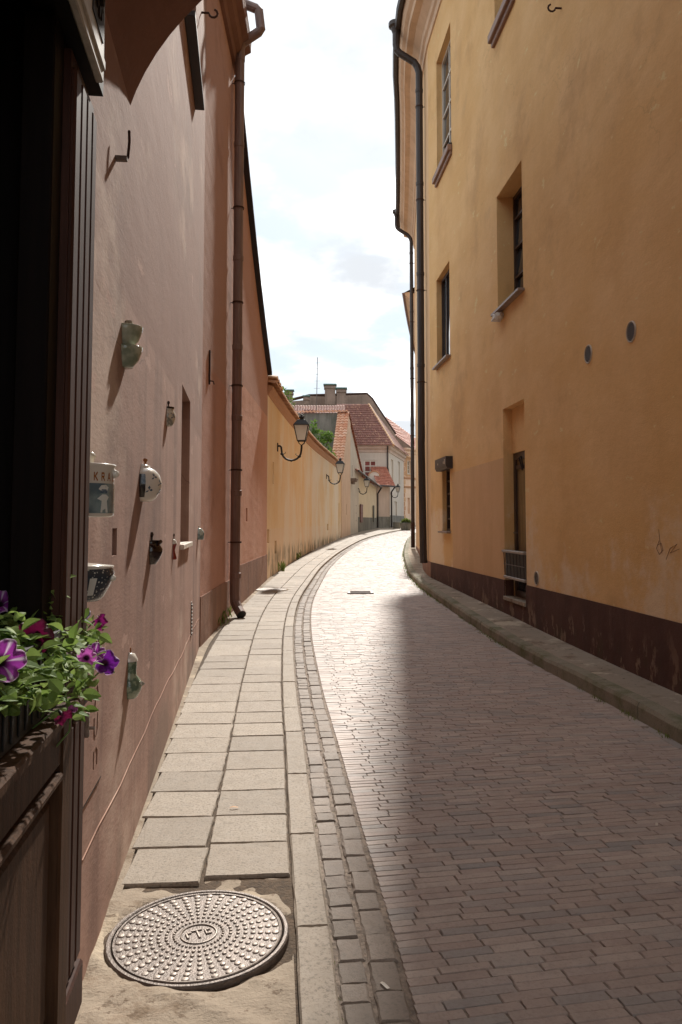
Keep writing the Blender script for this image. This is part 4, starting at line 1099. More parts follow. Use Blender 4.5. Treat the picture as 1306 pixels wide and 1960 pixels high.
mb = MB(); d = WS.pt(WS.len-.1, 0, .12); mb.tube([e1+Vector((.05,-.05,-.05)), Vector((d.x,d.y,3.7)), Vector((d.x,d.y,1.1))], .06, 8); obj('drainpipe', mb, M_['gutter_black'], sh_, world=True)
mb = MB(); mb.box((.03,-.25,-.6),(.10,.25,.6), bev=.02); q = WS.hit(714, 983); obj('meter_box', mb, M_['firewall'], sh_, MW[sh_.name].inverted() @ WS.fr(q[0], q[1]))

# ------------------------------------------------------------------ rose lean-to
le = thing('lean_to', 'small rose-grey lean-to with a dark red tiled roof against the big grey house', 'lean-to', (3.3, 62, 1.05))
WL = Wall((2.74, 61.3), (3.86, 62.9)); zL = 4.35
mb = MB(); mb.slab(WL, -.3, zL, .4); mb.quad((3.86,62.9,-.3),(3.98,66,-.3),(3.98,66,6),(3.86,62.9,zL)); obj('wall', mb, M_['rosegrey'], le, world=True)
mb = MB(); mb.slab(WL, -.2, 1.95, .02, depth0=.03); obj('plinth', mb, M_['firewall'], le, world=True)
e0, e1 = WL.pt(-.35, zL, .3), WL.pt(WL.len+.35, zL, .3)
roof_obj('roof', [(e0, e1, Vector((2.4,66,6.1)), Vector((3.75,66,6.1)), 11, 12, .06, .05)], M_['tile'], le)
mb = MB(); mb.tube([e0+Vector((0,-.06,-.02)), e1+Vector((0,-.06,-.02))], .06, 8); obj('gutter', mb, M_['gutter_dark'], le, world=True)
mb = MB(); d = WL.pt(WL.len+.02, 0, .14); mb.tube([e1, Vector((d.x,d.y,3.9)), Vector((d.x,d.y,1.1))], .06, 8); obj('drainpipe', mb, M_['gutter_black'], le, world=True)

# ------------------------------------------------------------------ big grey corner house with hipped roof
bh = thing('corner_house', 'big grey house with a hipped tiled roof closing the view uphill', 'house', (3.98, 66, 1.1))
CO = Vector((3.98, 66.0)); CE = Vector((6.0, 76.0)); ZE = 7.85
Wfr = Wall((.2, 66.0), CO); Wrt = Wall(CO, CE)
a0, a1 = Wfr.hit(697,900)[0], Wfr.hit(721,900)[0]; ow = (a0, a1, Wfr.hit(700,915)[1], Wfr.hit(700,881)[1], .25, False)
mb = MB(); mb.slab(Wfr, -.3, ZE, .5, [ow]); obj('wall', mb, M_['grey'], bh, world=True)
ops = []
for (x0,x1,y0,y1) in ((749,753,880,926),(762,766,884,927),(755,760,960,992)):
    u0, u1 = Wrt.hit(x0,920)[0], Wrt.hit(x1,920)[0]; ops.append((u0, u1, Wrt.hit((x0+x1)/2,y1)[1], Wrt.hit((x0+x1)/2,y0)[1], .12, True))
mb = MB(); mb.slab(Wrt, -.3, ZE, .5, ops); obj('wall', mb, M_['grey'], bh, world=True)
mb = MB(); mb.slab(Wrt, -.2, 2.1, .02, depth0=.03); obj('plinth', mb, M_['firewall'], bh, world=True)
# window with white frame, red curtains of the room behind
Mwi = MW[bh.name].inverted() @ Wfr.fr(ow[0], ow[2]); ww, wh = ow[1]-ow[0], ow[3]-ow[2]
mb = MB(); bars(mb, 0, ww, 0, wh, .10, -.14, -.05, (.5,), (.36,.68), .8); wi = obj('window', mb, M_['white'], bh, Mwi)
M_['red_glass'] = mat('glass_before_red_curtain', srgb(134,62,56), .1, noise=.35, nscale=2.0, spec=.6)
for i_ in (0, 1): mb = MB(); mb.box((-.11, .05+i_*ww*.5, .05), (-.09, ww*.5+i_*(ww*.5-.05), wh-.05)); obj('pane', mb, M_['red_glass'], wi)
mb = MB(); mb.box((0,-.1,-.1),(.12,ww+.1,.0), bev=.01); obj('sill', mb, M_['white'], wi)
mb = MB(); line = [((.2,66),Wfr.n,0),(tuple(CO),(Wfr.n+Wrt.n).normalized()*1.15,0),(tuple(CE),Wrt.n,0)]
mb.sweep(line, [(-.02,ZE-.55),(.06,ZE-.52),(.08,ZE-.32),(.22,ZE-.22),(.26,ZE-.06),(.40,ZE),(-.02,ZE+.02)]); obj('cornice', mb, M_['rosegrey'], bh, world=True)
mb = MB(); cc = Wfr.pt(Wfr.len-.12, 0, .1); mb.tube([Vector((cc.x,cc.y-.3,ZE-.05)), Vector((cc.x,cc.y,ZE-.6)), Vector((cc.x,cc.y,5.6))], .06, 8); obj('drainpipe', mb, M_['gutter_dark'], bh, world=True)
RT1 = at(648,776,70.5); RT2 = at(706,774,70.5)
eL, eC, eR = Vector((.0,65.55,ZE+.02)), Vector((4.35,65.55,ZE+.02)), Vector((6.45,76.3,ZE+.02))
RT0 = Vector((-.4, 70.5, RT2.z)); RTB = Vector((RT2.x+.9, 77.5, RT2.z))
roof_obj('roof', [(eL, eC, RT0, RT2, 26, 18, .07, .06), (eC, eR, RT2, RTB, 36, 18, .07, .06)], M_['tile_dark'], bh)
# hip tiles
mb = MB(); mb.tube([eC, RT2], .11, 8); obj('hip_tiles', mb, M_['coping'], bh, world=True)
# fire wall with coping and chimneys on top
def wallpoly(pxs, Y, thick, m, name, parent, zbot):
    mb = MB(); P = [at(x, y_, Y) for x, y_ in pxs]; P = [Vector((P[0].x, Y, zbot))]+P+[Vector((P[-1].x, Y, zbot))]
    B = [p+Vector((0,thick,0)) for p in P]; mb.poly(P); mb.poly(B[::-1])
    for i in range(len(P)): k = (i+1) % len(P); mb.quad(P[k], P[i], B[i], B[k])
    return obj(name, mb, m, parent, world=True)
wallpoly([(546,769),(580,766),(592,758),(625,759),(660,757),(703,755),(712,764),(728,789),(745,814),(757,832)], 78.2, .5, M_['oldbrick'], 'fire_wall', bh, 7.5)
mb = MB(); pts_ = [at(x, y_, 78.4)+Vector((0,0,.05)) for x, y_ in ((546,769),(592,758),(703,755),(712,764),(728,789),(757,832))]
mb.tube(pts_, .14, 6); obj('coping', mb, M_['tile_dark_plain'] if 'tile_dark_plain' in M_ else M_['rust'], bh, world=True)
def chimney(x0, x1, ytop, ybot, Y, cap='verdigris', tier=True):
    A, B_ = at(x0, ytop, Y), at(x1, ybot, Y); w_ = B_.x-A.x; mb = MB()
    mb.box((A.x, Y, B_.z), (B_.x, Y+w_*.9, A.z), bev=.03); mb.box((A.x-.08, Y-.08, A.z-.35), (B_.x+.08, Y+w_*.9+.08, A.z-.12), bev=.03)
    c_ = obj('chimney', mb, M_['oldbrick'], bh, world=True)
    mb = MB(); mb.box((A.x-.14, Y-.14, A.z), (B_.x+.14, Y+w_*.9+.14, A.z+.12), bev=.03); obj('cap', mb, M_[cap], c_, world=True)
chimney(547,560,748,800,74.0); chimney(622,642,737,775,77.0); chimney(645,662,744,792,73.0); chimney(582,591,759,775,76.5)
# lower back roof left of it with hatch and aerial
back = thing('back_roof_house', 'house behind the grey fire wall, only its dark red roof showing', 'house', (-3, 62, 1.0))
e0, e1 = at(538,800,62.0), at(660,800,62.0); r0, r1 = at(538,777,66.0), at(660,777,66.0)
roof_obj('roof', [(e0, e1, r0, r1, 24, 9, .07, .06)], M_['tile_dark'], back)
mb = MB(); mb.box((e0.x, 62.2, -.3), (e1.x-1.2, 66, e0.z-.05)); obj('wall', mb, M_['grey'], back, world=True)
hp = at(592,789,63.0); mb = MB(); mb.box((hp.x-.4,62.9,hp.z-.2),(hp.x+.4,63.5,hp.z+.18), bev=.02); obj('roof_hatch', mb, M_['shutter'], back, world=True)
ae = thing('roof_aerial', 'thin tall aerial mast rising above the roofs', 'aerial', at(606,792,64.0))
top_ = at(608,684,64.0)-at(606,792,64.0)
mb = MB(); mb.tube([(0,0,0), tuple(top_)], .03, 5); obj('mast', mb, M_['iron'], ae)
for t in (.30,.45,.58,.70,.80,.9):
    p = top_*t; mb = MB(); mb.tube([p+Vector((-.25,0,0)), p+Vector((.25,0,0))], .012, 4); obj('rung', mb, M_['iron'], ae)
# white barrel dormer standing on the low roofs
q = at(716,911,63.8); dm = thing('barrel_dormer', 'white barrel-topped dormer standing on the low red roof', 'dormer', (q.x, 63.8, q.z-.15))
mb = MB(); n_ = 10
for i in range(n_):
    a, b = math.pi*i/n_, math.pi*(i+1)/n_
    f = lambda t, y_: (-.42*math.cos(t)+.15*y_/1.2, y_*.9, .12+.36*math.sin(t))
    mb.quad(f(a,-.5), f(b,-.5), f(b,1.2), f(a,1.2))
mb.box((-.42,-.46,-.4),(.42,1.0,.14)); mb.poly([(-.42*math.cos(math.pi*i/10)-.06, -.47, .12+.36*math.sin(math.pi*i/10)) for i in range(11)]); obj('hood', mb, M_['white'], dm)
mb = MB(); mb.tube([(-.44*math.cos(math.pi*i/10)+.0, -.5, .12+.38*math.sin(math.pi*i/10)) for i in range(11)], .05, 6); obj('arch_rim', mb, M_['coping'], dm)

# ------------------------------------------------------------------ beige house at the bend
be = thing('beige_house', 'beige house with white framed upper window at the bend', 'house', (6.3, 77, 1.25))
WBE = Wall((5.98, 76.1), (8.6, 79.2)); ZB = 8.6
b1_ = WBE.hit(779,880); b2_ = WBE.hit(786,880)
ops = [(b1_[0], b2_[0], WBE.hit(782,907)[1], WBE.hit(782,882)[1], .2, False)]
c1_, c2_ = WBE.hit(780,970)[0], WBE.hit(785,970)[0]; ops.append((c1_, c2_, WBE.hit(782,983)[1], WBE.hit(782,953)[1], .2, True))
mb = MB(); mb.slab(WBE, -.3, ZB, .5, ops); obj('wall', mb, M_['peach'], be, world=True)
window(be, WBE, ops[0], .12, M_['white'], M_['glass_curtain'], (.5,), (.33,.66), w=.09, sill=.12, msill=M_['white'])
mb = MB(); o = ops[0]; Mx = MW[be.name].inverted() @ WBE.fr(o[0], o[2]); W_, H_ = o[1]-o[0], o[3]-o[2]
bars(mb, -.2, W_+.2, -.25, H_+.25, .18, .0, .06); mb.box((0,-.4,H_+.27),(.2,W_+.4,H_+.42), bev=.02); obj('window_surround', mb, M_['coping'], be, Mx)
for z_ in (ops[0][2]-.5, ops[0][2]-1.35):
    mb = MB(); mb.sweep([(tuple(WBE.p),WBE.n,0),(tuple(WBE.q),WBE.n,0)], [(-.01,z_),(.12,z_+.03),(.14,z_+.14),(-.01,z_+.18)]); obj('string_course', mb, M_['coping'], be, world=True)
for k in range(16):
    mb = MB(); wq = .28 if k % 2 else .18; mb.box((0,0,0),(.04,wq,.38), bev=.01); obj('quoin', mb, M_['coping'], be, MW[be.name].inverted() @ WBE.fr(.02, 1.4+k*.42))
mb = MB(); mb.sweep([(tuple(WBE.p),WBE.n,0),(tuple(WBE.q),WBE.n,0)], [(-.01,ZB-.5),(.1,ZB-.45),(.14,ZB-.25),(.35,ZB-.1),(.38,ZB+.05),(-.01,ZB+.05)]); obj('cornice', mb, M_['peach'], be, world=True)
e0, e1 = at(757,834,79.8), at(800,866,79.8); r0, r1 = at(737,797,84.0), at(800,843,84.0)
roof_obj('roof', [(e0, e1, r0, r1, 16, 12, .08, .06)], M_['tile'], be)
mb = MB(); mb.box((e0.x,79.9,-.3),(12,84,ZB)); obj('wall', mb, M_['peach'], be, world=True)
wallpoly([(730,806),(757,833),(800,865)], 79.85, .3, M_['oldbrick'], 'gable_wall', be, 7.0)

# ------------------------------------------------------------------ two houses beyond on the right, seen edge-on
def far_right(name, label, y0, y1, h, m, over, red):
    t = thing(name, label, 'house', (RB(y0), y0, g(y0)))
    ws = [Wall((RB(b), b), (RB(a), a)) for a, b in zip([y0+(y1-y0)*i/6 for i in range(6)], [y0+(y1-y0)*(i+1)/6 for i in range(6)])]
    mb = MB()
    for W in ws: mb.slab(W, -.3, h, .5)
    mb.box((RB(y0)+.3,y0,-.3),(14,y0+.4,h)); mb.box((13.6,y0,-.3),(14,y1,h)); mb.box((RB(y1)+.5,y1-.4,-.3),(14,y1,h)); obj('wall', mb, M_[m], t, world=True)
    line = []
    for i in range(7):
        y = y0+(y1-y0)*i/6; e_ = (Vector((RB(y-.4),y-.4))-Vector((RB(y+.4),y+.4))).normalized(); line.append(((RB(y),y), Vector((e_.y,-e_.x)), 0))
    mb = MB(); mb.sweep(line, [(-.02,h-.7),(.06,h-.66),(.1,h-.4),(over*.6,h-.2),(over,h-.05),(over,h+.06),(-.02,h+.06)]); obj('cornice', mb, M_['cornice'], t, world=True)
    mb = MB(); mb.sweep(line, [(over,h-.04),(over+.08,h-.06),(over+.12,h+.03),(over,h+.06)]); obj('gutter', mb, M_[red], t, world=True)
    mb = MB()
    for i in range(6):
        (p,n1,_),(q,n2,_) = line[i], line[i+1]; mb.quad((p[0]+n1.x*over,p[1],h+.05),(q[0]+n2.x*over,q[1],h+.05),(q[0]+4,q[1],h+2.4),(p[0]+4,p[1],h+2.4)); mb.quad((p[0]+4,p[1],h+2.4),(q[0]+4,q[1],h+2.4),(14,q[1],h),(14,p[1],h))
    mb.poly([(RB(y0)-.2,y0,h),(RB(y0)+4,y0,h+2.4),(14,y0,h)]); obj('roof', mb, M_['rust'], t, world=True)
far_right('whitish_house', 'whitish house edge-on just past the end of the tall ochre house', 32.2, 46, 10.9, 'pale', .42, 'pipe_red')
far_right('lower_house', 'lower house with red gutter edge-on at the far bend', 46.5, 62, 9.0, 'cream', .45, 'pipe_red')

# ------------------------------------------------------------------ wall lanterns
def lantern(M, label, s=1.0):
    t = thing('wall_lantern', label, 'lantern', M, 'wall lanterns along the lane')
    mb = MB(); mb.box((0,-.04,-.11),(.025,.04,.11), bev=.008); obj('wall_plate', mb, M_['black_metal'], t)
    # swan-neck bracket in the x-z plane
    pts = [(.02,0,.03),(.07,0,.03),(.10,0,.0),(.11,0,-.08)]+[(.36-.25*math.cos(a), 0, -.10-.25*math.sin(a)*.95) for a in [math.pi*i/10 for i in range(1,10)]]+[(.61,0,-.10),(.62,0,-.02),(.62,0,.06)]
    mb = MB(); mb.tube(pts, [.026]*len(pts), 7); ar_ = obj('arm', mb, M_['black_metal'], t)
    for k in (4, 8, 11):
        p = Vector(pts[k]); mb = MB(); mb.lathe([(.0,-.04),(.045,-.012),(.045,.012),(.0,.04)], 8, M=T(p)); obj('knop', mb, M_['black_metal'], ar_)
    for p in ((.16,0,-.18),(.52,0,-.22)):
        mb = MB(); mb.tube([p, (p[0]+(.05 if p[0]<.3 else -.05),0,p[2]+.03), (p[0]+(.04 if p[0]<.3 else -.04),0,p[2]+.06)], .008, 5); obj('scroll', mb, M_['black_metal'], ar_)
    cx = .62
    mb = MB()
    for sx in (-1,1):
        for sy in (-1,1): mb.tube([(cx,0,.05),(cx+sx*.06,sy*.06,.09),(cx+sx*.085,sy*.085,.16)], .009, 5)
    obj('cradle', mb, M_['black_metal'], t)
    b, u, z0, z1 = .10, .185, .16, .56
    c4 = [(-1,-1),(1,-1),(1,1),(-1,1)]
    mb = MB()
    for i in range(4):
        p, q = c4[i], c4[(i+1) % 4]; B0, B1 = Vector((cx+p[0]*b,p[1]*b,z0)), Vector((cx+p[0]*u,p[1]*u,z1))
        mb.tube([B0, B1], .013, 5); mb.tube([B0, (cx+q[0]*b,q[1]*b,z0)], .014, 5); mb.tube([B1, (cx+q[0]*u,q[1]*u,z1)], .016, 5)
        m0, m1 = Vector((cx+(p[0]+q[0])/2*b,(p[1]+q[1])/2*b,z0)), Vector((cx+(p[0]+q[0])/2*u,(p[1]+q[1])/2*u,z1))
    obj('cage', mb, M_['black_metal'], t)
    for i in range(4):
        p, q = c4[i], c4[(i+1) % 4]; k = .97; mb = MB()
        mb.quad((cx+p[0]*b*k,p[1]*b*k,z0),(cx+q[0]*b*k,q[1]*b*k,z0),(cx+q[0]*u*k,q[1]*u*k,z1),(cx+p[0]*u*k,p[1]*u*k,z1)); obj('pane', mb, M_['milk'], t)
    mb = MB(); e = .20
    for i in range(4):
        p, q = c4[i], c4[(i+1) % 4]
        mb.quad((cx+p[0]*e,p[1]*e,z1),(cx+q[0]*e,q[1]*e,z1),(cx+q[0]*.10,q[1]*.10,z1+.13),(cx+p[0]*.10,p[1]*.10,z1+.13))
        mb.quad((cx+p[0]*.10,p[1]*.10,z1+.13),(cx+q[0]*.10,q[1]*.10,z1+.13),(cx+q[0]*.045,q[1]*.045,z1+.15),(cx+p[0]*.045,p[1]*.045,z1+.15))
    hd = obj('roof', mb, M_['black_metal'], t)
    mb = MB(); mb.lathe([(.05,.0),(.05,.05),(.075,.055),(.07,.09),(.03,.10),(.03,.13),(.0,.15)], 10, M=T((cx,0,z1+.14))); obj('finial', mb, M_['black_metal'], hd)
def seg_frame(px, py, off=0.0):
    i, a, h = on_segs(px, py); return segs[i].fr(a, h, off)
F1 = seg_frame(531, 856); lantern(F1 @ Matrix.Diagonal((1.0,1.0,1.0,1)), 'large black lantern on a swan-neck arm, the one closest on the yellow garden wall')
F2 = seg_frame(625, 912); lantern(F2, 'black lantern on the pale far end of the garden wall, left of the tile-capped gable')
q = WS.hit(684.5, 936)
lantern(WS.fr(q[0], q[1], .0), 'small black lantern above the maroon shutters of the low cream house')
q = Wrt.hit(748, 945); lantern(Wrt.fr(q[0], q[1]), 'far black lantern on the grey corner house, right of its drainpipe')
# ------------------------------------------------------------------ manhole cover
mc = thing('manhole_cover', 'big round studded iron manhole cover with three raised letters on the sidewalk', 'manhole cover', T((-.518, 3.0, .003)) @ Matrix.Rotation(R(1.2), 4, 'X') @ Matrix.Rotation(R(-.8), 4, 'Y'))
MR = .328
mb = MB(); mb.lathe([(MR-.020,-.06),(MR-.019,.004),(MR-.015,.007),(MR-.005,.007),(MR,.002),(MR+.002,-.06)], 72); obj('frame', mb, M_['iron'], mc, smooth=False)
mb = MB(); mb.lathe([(0.0,.002),(.12,.002),(.2,.002),(MR-.036,.002),(MR-.034,.006),(MR-.026,.006),(MR-.023,-.004)], 72); lid = obj('lid', mb, M_['iron'], mc)
# the lid rim is chipped and worn bright
mb = MB(); mb.lathe([(MR-.033,.0062),(MR-.028,.0075),(MR-.025,.005)], 72, a0=-1.9, a1=1.0); obj('worn_rim', mb, M_['iron_worn'], lid)
sm = MB(); sm.lathe([(1.0,0),(.93,.55),(.72,1.0),(0.0,1.06)], 9); st_me = sm.mesh('stud', M_['iron_worn'], smooth=True)
NR = 36
for k in range(8):
    r_ = .094+.0265*k-.0008*(7-k); s_ = .0052+.00115*k
    for i in range(NR):
        a = 2*math.pi*(i+(.5 if k % 2 else 0)*0)/NR + .02
        o = bpy.data.objects.new('stud', st_me); put(o, lid, T((r_*math.cos(a), r_*math.sin(a), .002)) @ Matrix.Diagonal((s_, s_, .0042, 1)))
em = MB(); em.tube([(.064*math.cos(t), .064*math.sin(t), .003) for t in [2*math.pi*i/40 for i in range(41)]], .0035, 6, cap=False); obj('emblem_ring', em, M_['iron_worn'], lid)
Le = rotz(R(24))
def letter(boxes, dx):
    mb = MB()
    for (x0,y0,x1,y1) in boxes: mb.box((dx+x0,y0,.001),(dx+x1,y1,.007), M=Le, bev=.0015)
    obj('letter', mb, M_['iron_worn'], lid)
letter([(0,-.018,.008,.018),(.008,.011,.024,.018)], -.046)
letter([(.010,-.030,.018,.020),(-.006,.020,.034,.028)], -.016)
letter([(0,-.016,.007,.018),(.007,.011,.022,.018),(.007,-.016,.022,-.009)], .024)
# second cover further up, and a road drain
q = ground(519, 1129); m2 = thing('manhole_cover', 'small flat iron cover let into the sidewalk near the drainpipe', 'manhole cover', (q.x, q.y, q.z+.006))
mb = MB(); mb.lathe([(0,.0),(.27,.0),(.28,.004),(.31,.004),(.32,-.02)], 36); obj('lid', mb, M_['iron'], m2)
mb = MB(); mb.lathe([(.31,.002),(.315,.006),(.35,.005),(.36,-.02)], 36); obj('frame', mb, M_['concrete'], m2)
q = ground(690, 1135, ROAD_DZ); m3 = thing('road_drain', 'dark iron drain cover set in the sunlit lane', 'drain cover', (q.x, q.y, q.z+.006))
mb = MB(); mb.box((-.26,-.2,-.02),(.26,.2,.012), bev=.006); obj('frame', mb, M_['iron'], m3)
for k in range(6): mb = MB(); mb.box((-.2,-.15+.056*k,.012),(.2,-.12+.056*k,.02), bev=.003); obj('bar', mb, M_['rust'], m3)

# ------------------------------------------------------------------ ceramics fixed to the mauve wall
def glaze(name, c1, c2=None, scale=20.0, lo=.5, hi=.55, rough=.18, vor=False):
    m = bpy.data.materials.new(name); m.use_nodes = True; t = m.node_tree; b = t.nodes['Principled BSDF']
    b.inputs['Roughness'].default_value = rough; b.inputs['Coat Weight'].default_value = .3
    if c2:
        tcn = N(t, 'ShaderNodeTexCoord')
        if vor: n = N(t, 'ShaderNodeTexVoronoi', i_Scale=scale); f = n.outputs['Distance']
        else: n = N(t, 'ShaderNodeTexNoise', i_Scale=scale, i_Detail=3.0); f = n.outputs[0]
        t.links.new(tcn.outputs['Object'], n.inputs['Vector'])
        t.links.new(mix_c(t, ramp(t, f, lo, hi), c1, c2), b.inputs['Base Color'])
    else: b.inputs['Base Color'].default_value = (*c1, 1)
    return m
G_ = dict(
    celadon=glaze('celadon_glaze', srgb(176,180,160), srgb(120,132,112), 16, .4, .7),
    cream=glaze('cream_glaze', srgb(206,198,180), srgb(150,150,138), 26, .55, .6),
    white=glaze('white_glaze', srgb(222,216,204)), blue=glaze('blue_motif', srgb(70,92,112), srgb(110,128,138), 30),
    delft=glaze('delft_ground', srgb(84,106,116), srgb(124,144,146), 18, .4, .65), figure=glaze('pale_figure', srgb(206,210,204)),
    dark=glaze('dark_brown_glaze', srgb(38,22,18)), red=glaze('red_glaze', srgb(132,44,32)), cavity=glaze('cavity_shade', srgb(30,20,18)),  # cavity: dark glaze painted where vessels have only a shaded hollow
    teal=glaze('grey_teal_glaze', srgb(176,190,184), srgb(120,140,140), 14, .45, .6), dots=glaze('dotted_glaze', srgb(190,194,186), srgb(50,60,70), 95, .18, .34, vor=True),
    moss=glaze('mottled_green_glaze', srgb(92,112,92), srgb(150,162,138), 32, .45, .6), letters=glaze('brown_lettering', srgb(150,92,40)))
HP = math.pi/2
def pot(name, label, px, py, prof, m, n=20, cat='pot', off=0.0, arc=HP*1.12):
    """half vessel, cut side on the wall; px,py is its base centre on the wall; prof (r, z) in metres"""
    a, h = W1.hit(px, py); t = thing(name, label, cat, W1.fr(a, h, off), 'ceramics fixed to the mauve wall')
    mb = MB(); mb.lathe(prof, n, -arc, arc); return t, obj('body', mb, G_[m], t, smooth=True)
def disc(t, z, r, m, name, dome=0.0):
    mb = MB(); mb.lathe([(r, z), (r*.6, z+dome*.7), (0, z+dome)], 16, -HP*1.1, HP*1.1); return obj(name, mb, G_[m], t, smooth=True)
def knob(t, z, r=.012, m='white', h=.03, x=.02):
    mb = MB(); mb.lathe([(r*.5,0),(r*.5,h*.4),(r,h*.7),(r*.7,h),(0,h)], 10, M=T((x,0,z))); return obj('knob', mb, G_[m], t, smooth=True)
# stacked pair of bowls on a board
a, h = W1.hit(237, 704)
t = thing('stacked_bowls', 'pair of grey-green bowls stacked on the wall, highest of the ceramics', 'bowls', W1.fr(a, h), 'ceramics fixed to the mauve wall')
BS = .78
bp = [(.0,.0),(.045,.0),(.05,.01),(.072,.04),(.088,.085),(.094,.112),(.090,.114),(.084,.09)]
for k in range(2):
    mb = MB(); mb.lathe([(r_*BS*1.08, (z+k*.112)*BS) for r_, z in bp], 20, -HP*1.1, HP*1.1); obj('bowl', mb, G_['celadon'], t, smooth=True)
    mb = MB(); mb.lathe([(0,(.105+k*.112)*BS),(.09*BS,(.108+k*.112)*BS)], 16, -HP*1.1, HP*1.1); obj('inside', mb, G_['celadon'], t)
mb = MB(); mb.box((0,.01,.08),(.03,.05,.21), bev=.004); obj('board', mb, M_['concrete'], t)
# small cream jar with dark mouth
t, b_ = pot('small_jar', 'small cream jar with dark open mouth, between the bowls and the recessed window', 320, 816, [(0,0),(.032,0),(.038,.008),(.052,.04),(.056,.07),(.050,.095),(.040,.105),(.044,.115)], 'cream', cat='jar')
mb = MB(); mb.lathe([(.044,.115),(.046,.128),(.03,.13),(0,.13)], 16, -HP, HP); obj('mouth', mb, G_['cavity'], t); knob(t, .13, .009, 'dark', .04, .008)
jar_t = t
# white teapot half with blue motifs
t, b_ = pot('teapot_half', 'white half teapot with blue motifs, lid and dark cut side', 271, 960, [(0,0),(.05,0),(.075,.02),(.096,.06),(.10,.095),(.088,.135),(.062,.162),(.04,.170)], 'white', n=24, cat='teapot')
mb = MB(); mb.lathe([(.045,.168),(.04,.180),(.018,.19),(0,.192)], 16, -HP, HP); obj('lid', mb, G_['white'], t, smooth=True); knob(t, .188, .012, 'letters', .03, .016)
TP = [(0,0),(.05,0),(.075,.02),(.096,.06),(.10,.095),(.088,.135),(.062,.162),(.04,.170)]
def prof_r(prof, z):
    for (r0, z0), (r1, z1) in zip(prof[:-1], prof[1:]):
        if z1 > z0 and z0 <= z <= z1: return r0+(r1-r0)*(z-z0)/(z1-z0)
    return prof[-1][0]
def decal(t, prof, th, z, shape, m, name='motif'):
    mb = MB()
    for poly in shape:
        P = []
        for u, v in poly: r_ = prof_r(prof, z+v)+.0012; a_ = th+u/max(r_, .03); P.append((r_*math.cos(a_), r_*math.sin(a_), z+v))
        c_ = Vector((0,0,0))
        for p in P: c_ += Vector(p)
        c_ /= len(P); c_ += Vector((math.cos(th), math.sin(th), 0))*.0012
        for p, q in zip(P, P[1:]+P[:1]): mb.poly([tuple(c_), p, q])
    return obj(name, mb, G_[m], t)
sprig = [[(0,0),(.012,.006),(.02,.0),(.012,-.006)], [(0,0),(-.008,.012),(0,.022),(.006,.012)], [(0,0),(-.012,-.004),(-.018,-.012),(-.006,-.01)]]
for th, z in ((-.75,.120),(-1.05,.055),(-.35,.090),(-.2,.045)): decal(t, TP, th, z, sprig, 'blue')
mb = MB(); mb.lathe([(r_+.0006, z) for r_, z in TP[2:6]], 4, -HP*1.12, -HP*.80); obj('cut_shade', mb, G_['cavity'], t, smooth=True)  # dark patch on the body, standing for the shade of the hollow
decal(jar_t, [(0,0),(.032,0),(.038,.008),(.052,.04),(.056,.07),(.050,.095),(.040,.105)], -.7, .06, sprig, 'blue')
# lettered crock with a picture, half behind the pilaster
ca, ch = W1.hit(152, 990)
cr = thing('lettered_crock', 'white crock with brown lettering and blue picture beside the fluted pilaster', 'crock', W1.fr(ca, ch), 'ceramics fixed to the mauve wall')
CRR, CRH = .105, .166
mb = MB(); mb.lathe([(0,0),(CRR-.006,0),(CRR,.006),(CRR,CRH-.012),(CRR+.006,CRH-.006),(CRR+.004,CRH),(CRR-.006,CRH-.002),(0,CRH-.006)], 32, -HP*1.1, HP*1.1); obj('body', mb, G_['white'], cr, smooth=True)
def bend(mb, r_):
    for i, (x, y, z) in enumerate(mb.v):     # x: along the surface, y: height, z: proud
        th = x/CRR; mb.v[i] = ((r_+z)*math.cos(th), (r_+z)*math.sin(th), y)
def grid_rect(mb, x0, x1, y0, y1, z, n=10):
    for i in range(n): a, b = x0+(x1-x0)*i/n, x0+(x1-x0)*(i+1)/n; mb.quad((a,y0,z),(b,y0,z),(b,y1,z),(a,y1,z))
mb = MB(); grid_rect(mb, -.150, .03, .012, .104, .0008, 16); bend(mb, CRR); obj('picture', mb, G_['delft'], cr, smooth=True)
fx = -.066
mb = MB(); mb.poly([(fx-.014,.014,.0016),(fx+.016,.014,.0016),(fx+.011,.05,.0016),(fx+.02,.062,.0016),(fx+.008,.07,.0016),(fx-.008,.07,.0016),(fx-.026,.056,.0016),(fx-.010,.05,.0016)]); 
mb.poly([(fx-.022,.086,.0018),(fx-.012,.098,.0018),(fx+.006,.100,.0018),(fx+.018,.092,.0018),(fx+.012,.082,.0018),(fx-.01,.080,.0018)]); bend(mb, CRR); obj('picture_figure', mb, G_['figure'], cr)
mb = MB(); mb.poly([(fx-.016,.074,.0020),(fx+.012,.074,.0020),(fx+.008,.086,.0020),(fx-.010,.086,.0020)]); bend(mb, CRR); obj('picture_detail', mb, G_['blue'], cr)
